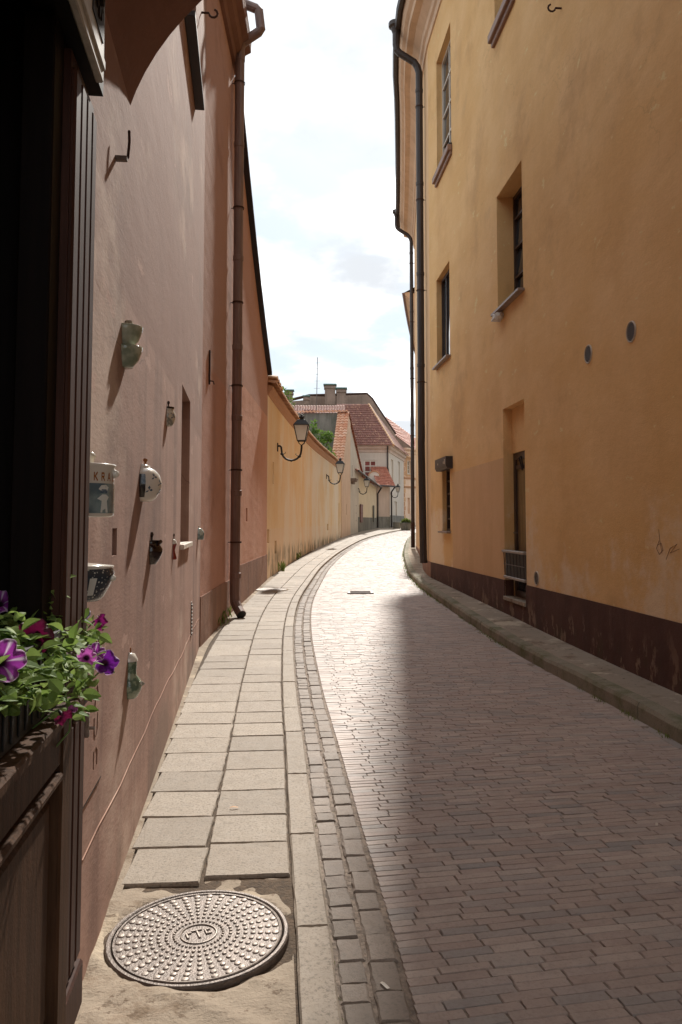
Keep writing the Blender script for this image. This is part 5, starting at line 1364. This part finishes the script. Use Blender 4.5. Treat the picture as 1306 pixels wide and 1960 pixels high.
def letters(txt, x0, y0, hgt, gap):
    B = {'K':[(0,0,.2,1),('l',.2,.45,.75,1.0),('l',.25,.55,.8,0.0)], 'R':[(0,0,.2,1),(.2,.82,.65,1),(.5,.5,.7,.9),(.2,.42,.65,.58),('l',.35,.5,.78,0.0)], 'A':[('l',.0,.0,.38,1.0),('l',.38,1.0,.8,.0),(.2,.28,.6,.42)], 'U':[(0,0,.2,1),(.2,0,.6,.16),(.6,0,.8,1)]}
    x = x0
    for ch_ in txt:
        mb = MB()
        for b in B[ch_]:
            if b[0] == 'l':
                p, q = Vector((b[1],b[2])), Vector((b[3],b[4])); d = (q-p).normalized(); n2 = Vector((-d.y,d.x))*.10
                mb.poly([(*(p+n2),.0), (*(p-n2),.0), (*(q-n2),.0), (*(q+n2),.0)])
            else: mb.poly([(b[0],b[1],0),(b[2],b[1],0),(b[2],b[3],0),(b[0],b[3],0)])
        mb.v = [(x+v[0]*hgt*.62, y0+v[1]*hgt, .0014) for v in mb.v]; bend(mb, CRR); obj('letter', mb, G_['letters'], cr); x += gap
letters('KRAU', -.104, .112, .026, .026)
mb = MB(); mb.lathe([(.014,0),(.014,.02),(.02,.03),(.012,.042),(0,.044)], 12, M=T((.03,-.01,CRH-.004))); obj('knob', mb, G_['cream'], cr, smooth=True)
mb = MB(); mb.lathe([(.0,-.014),(.012,-.008),(.014,0),(.012,.008),(0,.014)], 10, M=rotz(-.1) @ T((CRR+.004,0,CRH*.82))); obj('lug', mb, G_['white'], cr, smooth=True)
# brown jug
t, b_ = pot('brown_jug', 'dark brown glazed jug with short spout, below the white teapot half', 288, 1080, [(0,0),(.03,0),(.034,.006),(.052,.03),(.066,.065),(.066,.085),(.052,.112),(.044,.120),(.050,.132)], 'dark', cat='jug')
disc(t, .13, .048, 'cavity', 'mouth'); knob(t, .128, .010, 'dark', .05, .006)
mb = MB(); mb.tube([(.045,-.02,.115),(.06,-.035,.128)], [.014,.010], 8); obj('spout', mb, G_['dark'], t)
# red vase
t, b_ = pot('red_vase', 'slender red and white waisted vase beside the white window sill', 331, 1071, [(0,0),(.026,0),(.030,.01),(.018,.05),(.014,.07),(.022,.095),(.030,.115)], 'red', cat='vase')
mb = MB(); mb.lathe([(.031,.113),(.024,.135),(.008,.15),(0,.15)], 14, -HP, HP); obj('cap', mb, G_['white'], t, smooth=True); knob(t, .148, .006, 'dark', .04, .006)
# grey-teal jar
t, b_ = pot('teal_jar', 'pale grey-teal jar with lid, fixed past the recessed window', 379, 1033, [(0,0),(.06,0),(.066,.01),(.070,.06),(.064,.095),(.05,.11)], 'teal', cat='jar')
mb = MB(); mb.lathe([(.052,.108),(.046,.122),(.016,.132),(0,.132)], 16, -HP, HP); obj('lid', mb, G_['teal'], t, smooth=True); knob(t, .13, .008, 'white', .025, .01)
# dotted bowl behind the pilaster
t, b_ = pot('dotted_bowl', 'dark dotted bowl with white inside, low beside the pilaster above the petunias', 148, 1150, [(0,0),(.066,0),(.080,.012),(.100,.05),(.112,.085),(.106,.104)], 'dots', n=28, cat='bowl')
mb = MB(); mb.lathe([(.107,.102),(.110,.108),(.06,.114),(0,.120)], 20, -HP, HP); obj('lid', mb, G_['white'], t, smooth=True); knob(t, .118, .012, 'red', .03, .012)
mb = MB(); mb.lathe([(.0,-.012),(.01,-.006),(.012,0),(.01,.006),(0,.012)], 10, M=rotz(-.1) @ T((.108,0,.07))); obj('lug', mb, G_['white'], t, smooth=True)
mb = MB()
for i in range(3): a, b = -1.05+.07*i, -1.05+.07*(i+1); mb.quad((.089*math.cos(a),.089*math.sin(a),.022),(.089*math.cos(b),.089*math.sin(b),.022),(.1115*math.cos(b),.1115*math.sin(b),.075),(.1115*math.cos(a),.1115*math.sin(a),.075))
obj('pale_panel', mb, G_['figure'], t, smooth=True)
# gourd bottle
t, b_ = pot('gourd_bottle', 'mottled green gourd-shaped bottle with white cap, lowest of the ceramics', 246, 1336, [(0,0),(.034,0),(.040,.006),(.056,.035),(.060,.06),(.050,.085),(.036,.10),(.033,.12),(.036,.15),(.034,.168)], 'moss', cat='bottle')
mb = MB(); mb.lathe([(.040,.166),(.038,.175),(.026,.198),(0,.205)], 14, -HP, HP); obj('cap', mb, G_['white'], t, smooth=True); knob(t, .17, .004, 'letters', .055, .006)
mb = MB(); mb.lathe([(.0,-.014),(.014,0),(.0,.014)], 8, M=rotz(-.2) @ T((.062,0,.065))); obj('lug', mb, G_['cream'], t, smooth=True)

# crumpled security lamp under the right window
a, h = WR.hit(960, 611); t = thing('broken_lamp', 'crumpled whitish lamp housing under the sill of the ochre house', 'lamp', WR.fr(a, h))
mb = MB(); mb.box((0,-.10,-.02),(.12,.14,.07), bev=.02); rnd = random.Random(3)
mb.v = [(v[0]+rnd.uniform(-.02,.02), v[1]+rnd.uniform(-.03,.03), v[2]+rnd.uniform(-.02,.02)) for v in mb.v]; obj('housing', mb, M_['milk'], t)
mb = MB(); mb.tube([(.02,.10,.0),(.10,.16,-.01),(.12,.22,.02)], [.03,.045,.04], 8); obj('head', mb, M_['milk'], t)
mb = MB(); mb.tube([(-.02,0,.05),(.04,0,.04)], .015, 6); obj('bracket', mb, M_['rust'], t)

# ------------------------------------------------------------------ plants
def leafmat(name, c1, c2, trans=.35, rnd_attr=None):
    m = bpy.data.materials.new(name); m.use_nodes = True; t = m.node_tree; b = t.nodes['Principled BSDF']; b.inputs['Roughness'].default_value = .6; b.inputs['Specular IOR Level'].default_value = .2
    if rnd_attr: f = N(t, 'ShaderNodeAttribute', attribute_name=rnd_attr).outputs['Fac']
    else: f = N(t, 'ShaderNodeObjectInfo').outputs['Random']
    c_ = mix_c(t, f, c1, c2); t.links.new(c_, b.inputs['Base Color'])
    tr = N(t, 'ShaderNodeBsdfTranslucent'); t.links.new(mix_c(t, .4, c_, (.25,.35,.06)), tr.inputs[0])
    mx = N(t, 'ShaderNodeMixShader'); mx.inputs[0].default_value = trans; t.links.new(b.outputs[0], mx.inputs[1]); t.links.new(tr.outputs[0], mx.inputs[2])
    t.links.new(mx.outputs[0], t.nodes['Material Output'].inputs[0]); return m
M_['leaf'] = leafmat('petunia_leaf', srgb(152,172,104), srgb(92,124,58), .4)
M_['leaf_m'] = leafmat('petunia_leaf_mass', srgb(150,170,100), srgb(84,116,52), .4, 'tone')
M_['leaf_t'] = leafmat('tree_leaf', srgb(104,138,62), srgb(52,88,34), .35, 'tone')
M_['grass'] = leafmat('weeds', srgb(134,142,80), srgb(92,100,54), .3, 'tone')
M_['stem'] = mat('green_stem', srgb(96,122,62), .6)
def leaf_mesh(name, L, Wd, m, seed=0, fold=.25, curl=.25):
    rnd = random.Random(seed); mb = MB(); n = 5; rows = []
    for i in range(n+1):
        t = i/n; w_ = Wd*math.sin(math.pi*min(.98, t*.92+.06))**.8*(1-.25*t); z = -curl*L*t*t+.1*L*t
        rows.append([(L*t, -w_, z+fold*w_), (L*t, 0, z), (L*t, w_, z+fold*w_+rnd.uniform(-.1,.1)*w_)])
    for i in range(n):
        for k in range(2): mb.quad(rows[i][k], rows[i+1][k], rows[i+1][k+1], rows[i][k+1])
    return mb.mesh(name, m, smooth=True)
lms = [leaf_mesh('leaf', .040+.006*(i % 3), .0155+.002*(i % 2), M_['leaf'], i, .2+.1*(i % 3), .15+.15*(i % 4)) for i in range(6)]
# window box on the shop ledge
OFL = W1.M
bx = thing('window_box', 'black window box with drooping petunias on the shopfront ledge', 'planter', OFL @ T((0,0,0)))
by0, by1, bz0, bz1 = ra0+.2, ra1-.06, rz1+.032, rz1+.20
mb = MB(); mb.box((-.10,by0,bz0),(.085,by1,bz0+.02)); mb.box((-.10,by0,bz0+.02),(-.085,by1,bz1)); mb.box((.07,by0,bz0+.02),(.085,by1,bz1)); mb.box((-.085,by0,bz0+.02),(.07,by0+.015,bz1)); mb.box((-.085,by1-.015,bz0+.02),(.07,by1,bz1)); obj('trough', mb, M_['black_metal'], bx)
k = 0
yy = by0+.03
while yy < by1-.03:
    mb = MB(); mb.box((.085,yy-.006,bz0+.01),(.089,yy+.006,bz1-.01), bev=.0015); obj('rib', mb, M_['black_metal'], bx); yy += .05
mb = MB(); mb.box((-.085,by0+.015,bz1-.04),(.07,by1-.015,bz1-.025)); obj('soil', mb, M_['dirt'], bx)
pt = thing('petunia_plant', 'leafy petunias with purple and magenta flowers spilling from the window box', 'plant', OFL @ T((0, 0, 0)))
rnd = random.Random(11)
def leaf_at(p, d, up, me, s=1.0):
    d = d.normalized(); sdir = up.cross(d); sdir = sdir.normalized() if sdir.length > 1e-4 else d.orthogonal().normalized(); u2 = d.cross(sdir)
    M = Matrix(((d.x,sdir.x,u2.x,p.x),(d.y,sdir.y,u2.y,p.y),(d.z,sdir.z,u2.z,p.z),(0,0,0,1))) @ Matrix.Diagonal((s,s,s,1)); return M
stems = MB(); nl = 0; tips = []
def pl(px, py, off): a_, h_ = W1.hit(px, py, off); return Vector((off, a_, h_))
# stems aim at places seen in the photograph's clump, rooted in the trough
aims = [pl(x, y_, o_) for x, y_, o_ in ((95,1135,.03),(60,1190,.0),(35,1240,.02),(150,1230,.05),(165,1200,.06),(120,1225,.04),(180,1250,.09),(170,1300,.11),(135,1290,.12),(100,1280,.10),(70,1290,.10),(30,1310,.10),(10,1280,.06),(150,1330,.13),(110,1330,.14),(70,1330,.13),(45,1260,.06),(120,1200,.0),(20,1200,-.02),(150,1265,.08),(90,1240,.05),(130,1360,.13),(60,1225,.04),(175,1330,.11),(190,1225,.10),(20,1340,.12),(90,1345,.14),(50,1350,.12),(0,1230,.02))]
for q in aims:
    y0_ = min(by1-.05, max(by0+.05, q.y+rnd.uniform(-.12,.06))); root = Vector((rnd.uniform(-.05,.05), y0_, bz1-.03))
    mid = (root+q)/2+Vector((rnd.uniform(.0,.05), rnd.uniform(-.02,.02), .07))
    P = [root*(1-t)**2+mid*2*t*(1-t)+q*t*t for t in [i/6 for i in range(7)]]; stems.tube(P, [.0035-.0003*i for i in range(7)], 5)
    nn_ = 10
    for i in range(nn_):
        t = .25+.75*i/(nn_-1); p = root*(1-t)**2+mid*2*t*(1-t)+q*t*t; th = i*2.4+rnd.random()
        d = Vector((math.cos(th)+.25, math.sin(th)-.1, rnd.uniform(-.15,.6))); s_ = rnd.uniform(.7,1.2)*(1 if i < nn_-3 else .6)
        o = bpy.data.objects.new('leaf', rnd.choice(lms)); put(o, pt, leaf_at(p, d, Vector((rnd.uniform(-.3,.3),rnd.uniform(-.3,.3),1)), None, s_)); nl += 1
obj('stems', stems, M_['stem'], pt)['kind'] = 'stuff'
lmv = [([tuple(v.co) for v in me.vertices], [tuple(p.vertices) for p in me.polygons]) for me in lms]
mass = MB(); tones = []
for _ in range(900):
    q = rnd.choice(aims); y0_ = min(by1-.05, max(by0+.05, q.y)); root = Vector((0, y0_, bz1-.02)); t = rnd.random()**.6
    p = root*(1-t)+q*t+Vector((rnd.gauss(0,.022), rnd.gauss(0,.028), rnd.gauss(0,.022)+.03*math.sin(math.pi*t)))
    d = Vector((rnd.gauss(.3,.8), rnd.gauss(-.3,.8), rnd.uniform(-.5,.9))); M = leaf_at(p, d, Vector((rnd.gauss(0,.6), rnd.gauss(-.5,.6), 1)), None, rnd.uniform(.45,.95))
    vv, ff = rnd.choice(lmv); o_ = len(mass.v); mass.v += [tuple(M @ Vector(v)) for v in vv]; mass.f += [tuple(o_+i for i in f) for f in ff]; mass.m += [0]*len(ff); tones += [rnd.random()]*len(ff)
me = mass.mesh('leaf_mass', M_['leaf_m'], smooth=True); setup_tone(me, tones); put(bpy.data.objects.new('leaf_mass', me), pt)['kind'] = 'stuff'
# flowers: five-lobed trumpets
def flower_mesh(name, base, edge, star, seed, throat=(.02,.004,.012)):
    rn = random.Random(seed); n = 40; mb = MB(); cols = []; rings = [(.0,-.030),(.004,-.026),(.006,-.012),(.012,-.002),(.020,.003),(.027,.003),(.030,.0)]
    for k, (r_, z) in enumerate(rings):
        for i in range(n):
            th = 2*math.pi*i/n; lob = .80+.20*abs(math.cos(2.5*th))**.6; w_ = lob if k > 3 else 1; ruff = .0025*math.sin(10*th+seed)*(k > 3)*(k-3)/2
            mb.v.append((r_*w_*math.cos(th), r_*w_*math.sin(th), z+ruff+(.004*math.cos(5*th) if k > 4 else 0)))
    for k in range(len(rings)-1):
        for i in range(n):
            i2 = (i+1) % n; mb.f.append((k*n+i, k*n+i2, (k+1)*n+i2, (k+1)*n+i)); mb.m.append(0)
    m = bpy.data.materials.new(name+'_petal'); m.use_nodes = True; t = m.node_tree; b = t.nodes['Principled BSDF']; b.inputs['Roughness'].default_value = .6
    at_ = N(t, 'ShaderNodeAttribute', attribute_name='petal'); t.links.new(at_.outputs['Color'], b.inputs['Base Color'])
    tr = N(t, 'ShaderNodeBsdfTranslucent'); t.links.new(at_.outputs['Color'], tr.inputs[0]); mx = N(t, 'ShaderNodeMixShader'); mx.inputs[0].default_value = .4
    t.links.new(b.outputs[0], mx.inputs[1]); t.links.new(tr.outputs[0], mx.inputs[2]); t.links.new(mx.outputs[0], t.nodes['Material Output'].inputs[0])
    me = mb.mesh('flower', m, smooth=True); ca_ = me.color_attributes.new('petal', 'FLOAT_COLOR', 'POINT')
    for k in range(len(rings)):
        for i in range(n):
            th = 2*math.pi*i/n; c_ = base
            if k <= 2: c_ = throat
            elif k >= 6 and edge: c_ = edge
            elif star and abs(math.sin(2.5*th)) < .22 and k < 6: c_ = star
            ca_.data[k*n+i].color = (*c_, 1)
    return me
FM = dict(violet=flower_mesh('violet', srgb(112,30,140), srgb(206,170,206), None, 1), magenta=flower_mesh('magenta', srgb(126,24,96), None, None, 2), wine=flower_mesh('wine', srgb(92,14,52), None, None, 3),
          striped=flower_mesh('striped', srgb(150,54,150), srgb(220,190,220), srgb(226,206,226), 4), pinkish=flower_mesh('pinkish', srgb(190,92,176), srgb(226,190,220), None, 5), indigo=flower_mesh('indigo', srgb(74,40,134), srgb(214,200,226), srgb(220,214,232), 6))
fstem = MB()
for (px_, py_, o_, kind, s_, dx, dy, dz) in ((204,1268,.15,'violet',1.15,.5,-1,.25),(184,1248,.14,'striped',.9,.6,-.8,.7),(166,1258,.13,'pinkish',.85,.2,-1,.3),(193,1191,.10,'magenta',.85,.9,-.6,-.1),(153,1176,.06,'indigo',1.0,.2,-.55,1),(66,1219,.07,'wine',1.35,.3,-1,.2),(120,1200,.05,'wine',1.35,.1,-1,.1),(8,1265,.10,'striped',1.3,.6,-.9,.2),(48,1150,-.03,'wine',1.0,.3,-.6,.8),(2,1152,-.04,'striped',1.0,.4,-.7,.6),(122,1373,.15,'wine',.7,.6,-.5,-.6),(137,1358,.13,'pinkish',.5,.2,-.4,1)):
    p = pl(px_, py_, o_); M = leaf_at(p, Vector((dx,dy,dz)).orthogonal(), Vector((dx,dy,dz)), None, s_)
    nd = Vector((dx,dy,dz)).normalized(); q_ = nd.to_track_quat('Z', 'Y').to_matrix().to_4x4(); q_.translation = p
    o = bpy.data.objects.new('flower', FM[kind]); put(o, pt, q_ @ Matrix.Diagonal((s_,s_,s_,1)))
    b0 = p-nd*.03*s_; fstem.tube([b0, b0-nd*.02+Vector((0,0,-.02)), b0-nd*.03+Vector((-.04,.0,-.06))], .0022, 5)
obj('flower_stalks', fstem, M_['stem'], pt)['kind'] = 'stuff'

def leaf_cloud(name, m, parent, blobs, n, size, seed, world=True):
    rn = random.Random(seed); mb = MB(); tones = []
    tot = sum(b[3] for b in blobs)
    for (c_, rad, sq, wt) in blobs:
        for _ in range(int(n*wt/tot)):
            d = Vector((rn.gauss(0,1), rn.gauss(0,1), rn.gauss(0,1))).normalized(); p = Vector(c_)+Vector((d.x*rad, d.y*rad, d.z*rad*sq))*(rn.random()**.45)
            dr_ = (d+Vector((rn.uniform(-.7,.7), rn.uniform(-.7,.7), rn.uniform(-.6,.4)))).normalized(); up = Vector((rn.uniform(-.5,.5), rn.uniform(-.5,.5), 1)); s_ = size*rn.uniform(.6,1.25)
            sd_ = up.cross(dr_); sd_ = sd_.normalized() if sd_.length > 1e-3 else Vector((1,0,0)); u2 = dr_.cross(sd_)
            a0_, a1_, a2_, a3_ = p, p+dr_*s_*.5+sd_*s_*.28+u2*s_*.08, p+dr_*s_-u2*s_*.1, p+dr_*s_*.5-sd_*s_*.28+u2*s_*.08
            mb.quad(a0_, a1_, a2_, a3_); tones.append(rn.random())
    me = mb.mesh(name, m); setup_tone(me, tones); return put(bpy.data.objects.new(name, me), parent, None, world)
# tree behind the garden wall
tb = at(603, 880, 40.5); tr_ = thing('garden_tree', 'small leafy tree showing above the garden wall before the grey fire wall', 'tree', (tb.x, 40.5, .6))
blobs = []
for (x, y_, r_, wt) in ((598,822,.22,1),(590,838,.35,2),(608,835,.4,3),(595,852,.45,4),(615,856,.42,4),(628,832,.2,1),(630,838,.2,1),(606,870,.5,5),(625,872,.42,4),(590,868,.5,4),(634,876,.25,2),(600,810,.12,.5)):
    c_ = at(x, y_, 40.5+random.uniform(-.5,.5)); blobs.append((c_, r_, .8, wt))
leaf_cloud('crown', M_['leaf_t'], tr_, blobs, 2300, .17, 5)
mb = MB(); b0 = Vector((tb.x, 40.5, .5)); mb.tube([b0, b0+Vector((.05,0,1.6)), b0+Vector((-.03,.05,3.0)), Vector((tb.x+.05,40.5,4.0))], [.12,.10,.08,.06], 8)
for bl in blobs[::2]: mb.tube([Vector((tb.x-.03,40.5,3.2+random.random()*.6)), (Vector(bl[0])+Vector((tb.x,40.5,3.6)))/2, Vector(bl[0])], [.05,.03,.012], 5)
obj('trunk', mb, M_['rust'], tr_, world=True)
q = at(546, 762, 26.0); t2 = thing('garden_bush', 'tuft of green leaves peeping over the first coping tiles', 'bush', (q.x, 26, .5))
leaf_cloud('foliage', M_['leaf_t'], t2, [(at(544,760,26),.22,1,2),(at(551,772,26),.22,1,2),(at(540,752,26),.16,1,1)], 320, .11, 8)
mb = MB(); mb.tube([Vector((q.x-.2,26,.4)), Vector((q.x-.1,26,3)), at(546,766,26)], [.05,.035,.015], 6); obj('trunk', mb, M_['rust'], t2, world=True)
# stone flower tubs at the top of the lane
def tub(px0, px1, Y, label, plant_label):
    zg = g(Y)+ROAD_DZ; A, B_ = at(px0, 1000, Y), at(px1, 1000, Y); r_ = (B_.x-A.x)/2; cx_ = (A.x+B_.x)/2
    t = thing('flower_tub', label, 'planter', (cx_, Y, zg), 'stone flower tubs at the top of the lane')
    mb = MB(); mb.lathe([(0,.0),(r_*.80,.0),(r_*.84,.05),(r_*.96,.42),(r_,.46),(r_,.54),(r_*.90,.55),(r_*.88,.48),(0,.47)], 24); obj('bowl', mb, M_['firewall'], t)
    if plant_label:
        p = thing('tub_plant', plant_label, 'plant', (cx_, Y, zg+.46))
        leaf_cloud('foliage', M_['grass'], p, [((0,0,.18),r_*.55,.45,3),((-.3*r_,0,.1),r_*.5,.35,2),((.4*r_,-.1,.08),r_*.45,.3,2)], 420, .2, 4, world=False)
        mb = MB()
        for i in range(8): a = i*.8; mb.tube([(.05*math.cos(a),.05*math.sin(a),-.02),(.2*math.cos(a),.2*math.sin(a),.18),(.34*math.cos(a),.34*math.sin(a),.24)], .012, 5)
        obj('stems', mb, M_['stem'], p)
tub(766, 788, 57.5, 'round stone tub planted with pale greenery, at the top of the lane', 'pale green plant spilling over the round stone tub')
tub(752, 768, 60.0, 'empty-looking stone tub half behind the planted one', None)
# weeds: along the right kerb foot and in wall corners
def weeds(name, label, spots, seed):
    rn = random.Random(seed); mb = MB(); tones = []
    for (x, y_, z, h_, cnt, sp) in spots:
        for _ in range(cnt):
            p = Vector((x+rn.gauss(0,sp), y_+rn.gauss(0,sp*2.5), z)); a = rn.random()*6.28; d = Vector((math.cos(a), math.sin(a), 0)); hh = h_*rn.uniform(.4,1.2); wd = d.orthogonal().normalized()*hh*.14
            tip = p+d*hh*rn.uniform(.2,.8)+Vector((0,0,hh)); md = (p+tip)/2+Vector((0,0,hh*.15))
            mb.quad(p-wd*.5, p+wd*.5, md+wd, md-wd); mb.quad(md-wd, md+wd, tip+wd*.15, tip-wd*.15); tn = rn.random(); tones += [tn, tn]
    me = mb.mesh(name, M_['grass']); setup_tone(me, tones); o = put(bpy.data.objects.new(name, me)); o['kind'] = 'stuff'; o['label'] = label
spots = []; y = 5.2; rn = random.Random(5)
while y < 46:
    dens = .5 if y < 9 else (.7 if y < 15 else .6)
    if rn.random() < dens and (math.sin(y*1.3)+math.sin(y*.47) > -.9 or y > 15): spots.append((RR(y)-.015, y, g(y)+ROAD_DZ-.008, .032 if y < 15 else .045, 12, .018 if y < 15 else .025))
    y += .11
weeds('weeds_kerb', 'grass and moss growing along the foot of the right kerb', spots, 9)
pts = [ground(424,1188), ground(418,1197), ground(430,1180), ground(572,1066), ground(567,1070), ground(540,1092)]
weeds('weeds_wall', 'weed tufts at the foot of the left walls', [(p.x, p.y, p.z-.01, .16 if i < 3 else .22, 26, .05) for i, p in enumerate(pts)], 10)
spots = []; y = 2.2
while y < 30:
    if rn.random() < .45: spots.append((KO(y)+random.choice((.006,.120)), y, g(y)+ROAD_DZ-.012, .012, 5, .004))
    y += .10
weeds('moss_gutter', 'moss in the joints of the gutter setts', spots, 12)
# a few scraps of litter and dry leaves on the lane
for i, (x, y_, dz, lab) in enumerate(((1092,1413,ROAD_DZ,'pale paper scrap on the shaded lane, the farther of two'),(1258,1580,ROAD_DZ,'pale paper scrap on the shaded lane, the one closer to the right edge'),(736,1890,ROAD_DZ,'white scrap stuck in the gutter joint'),(448,1556-8,.004,'yellow leaf lying on a sidewalk slab'))):
    q = ground(x, y_, dz); mb = MB(); rn = random.Random(i); L = .022
    mb.quad((-L,-.006,.003),(L*.2,-.004,.009),(L*.3,.008,.008),(-L,.006,.003)); mb.quad((L*.2,-.004,.009),(L,-.008,.003),(L*.9,.004,.004),(L*.3,.008,.008))
    o = obj('litter_scrap', mb, M_['white'] if i < 3 else M_['coping'], None, T(q+Vector((0,0,.004))) @ rotz(i*1.1)); tag(o, lab, 'litter')
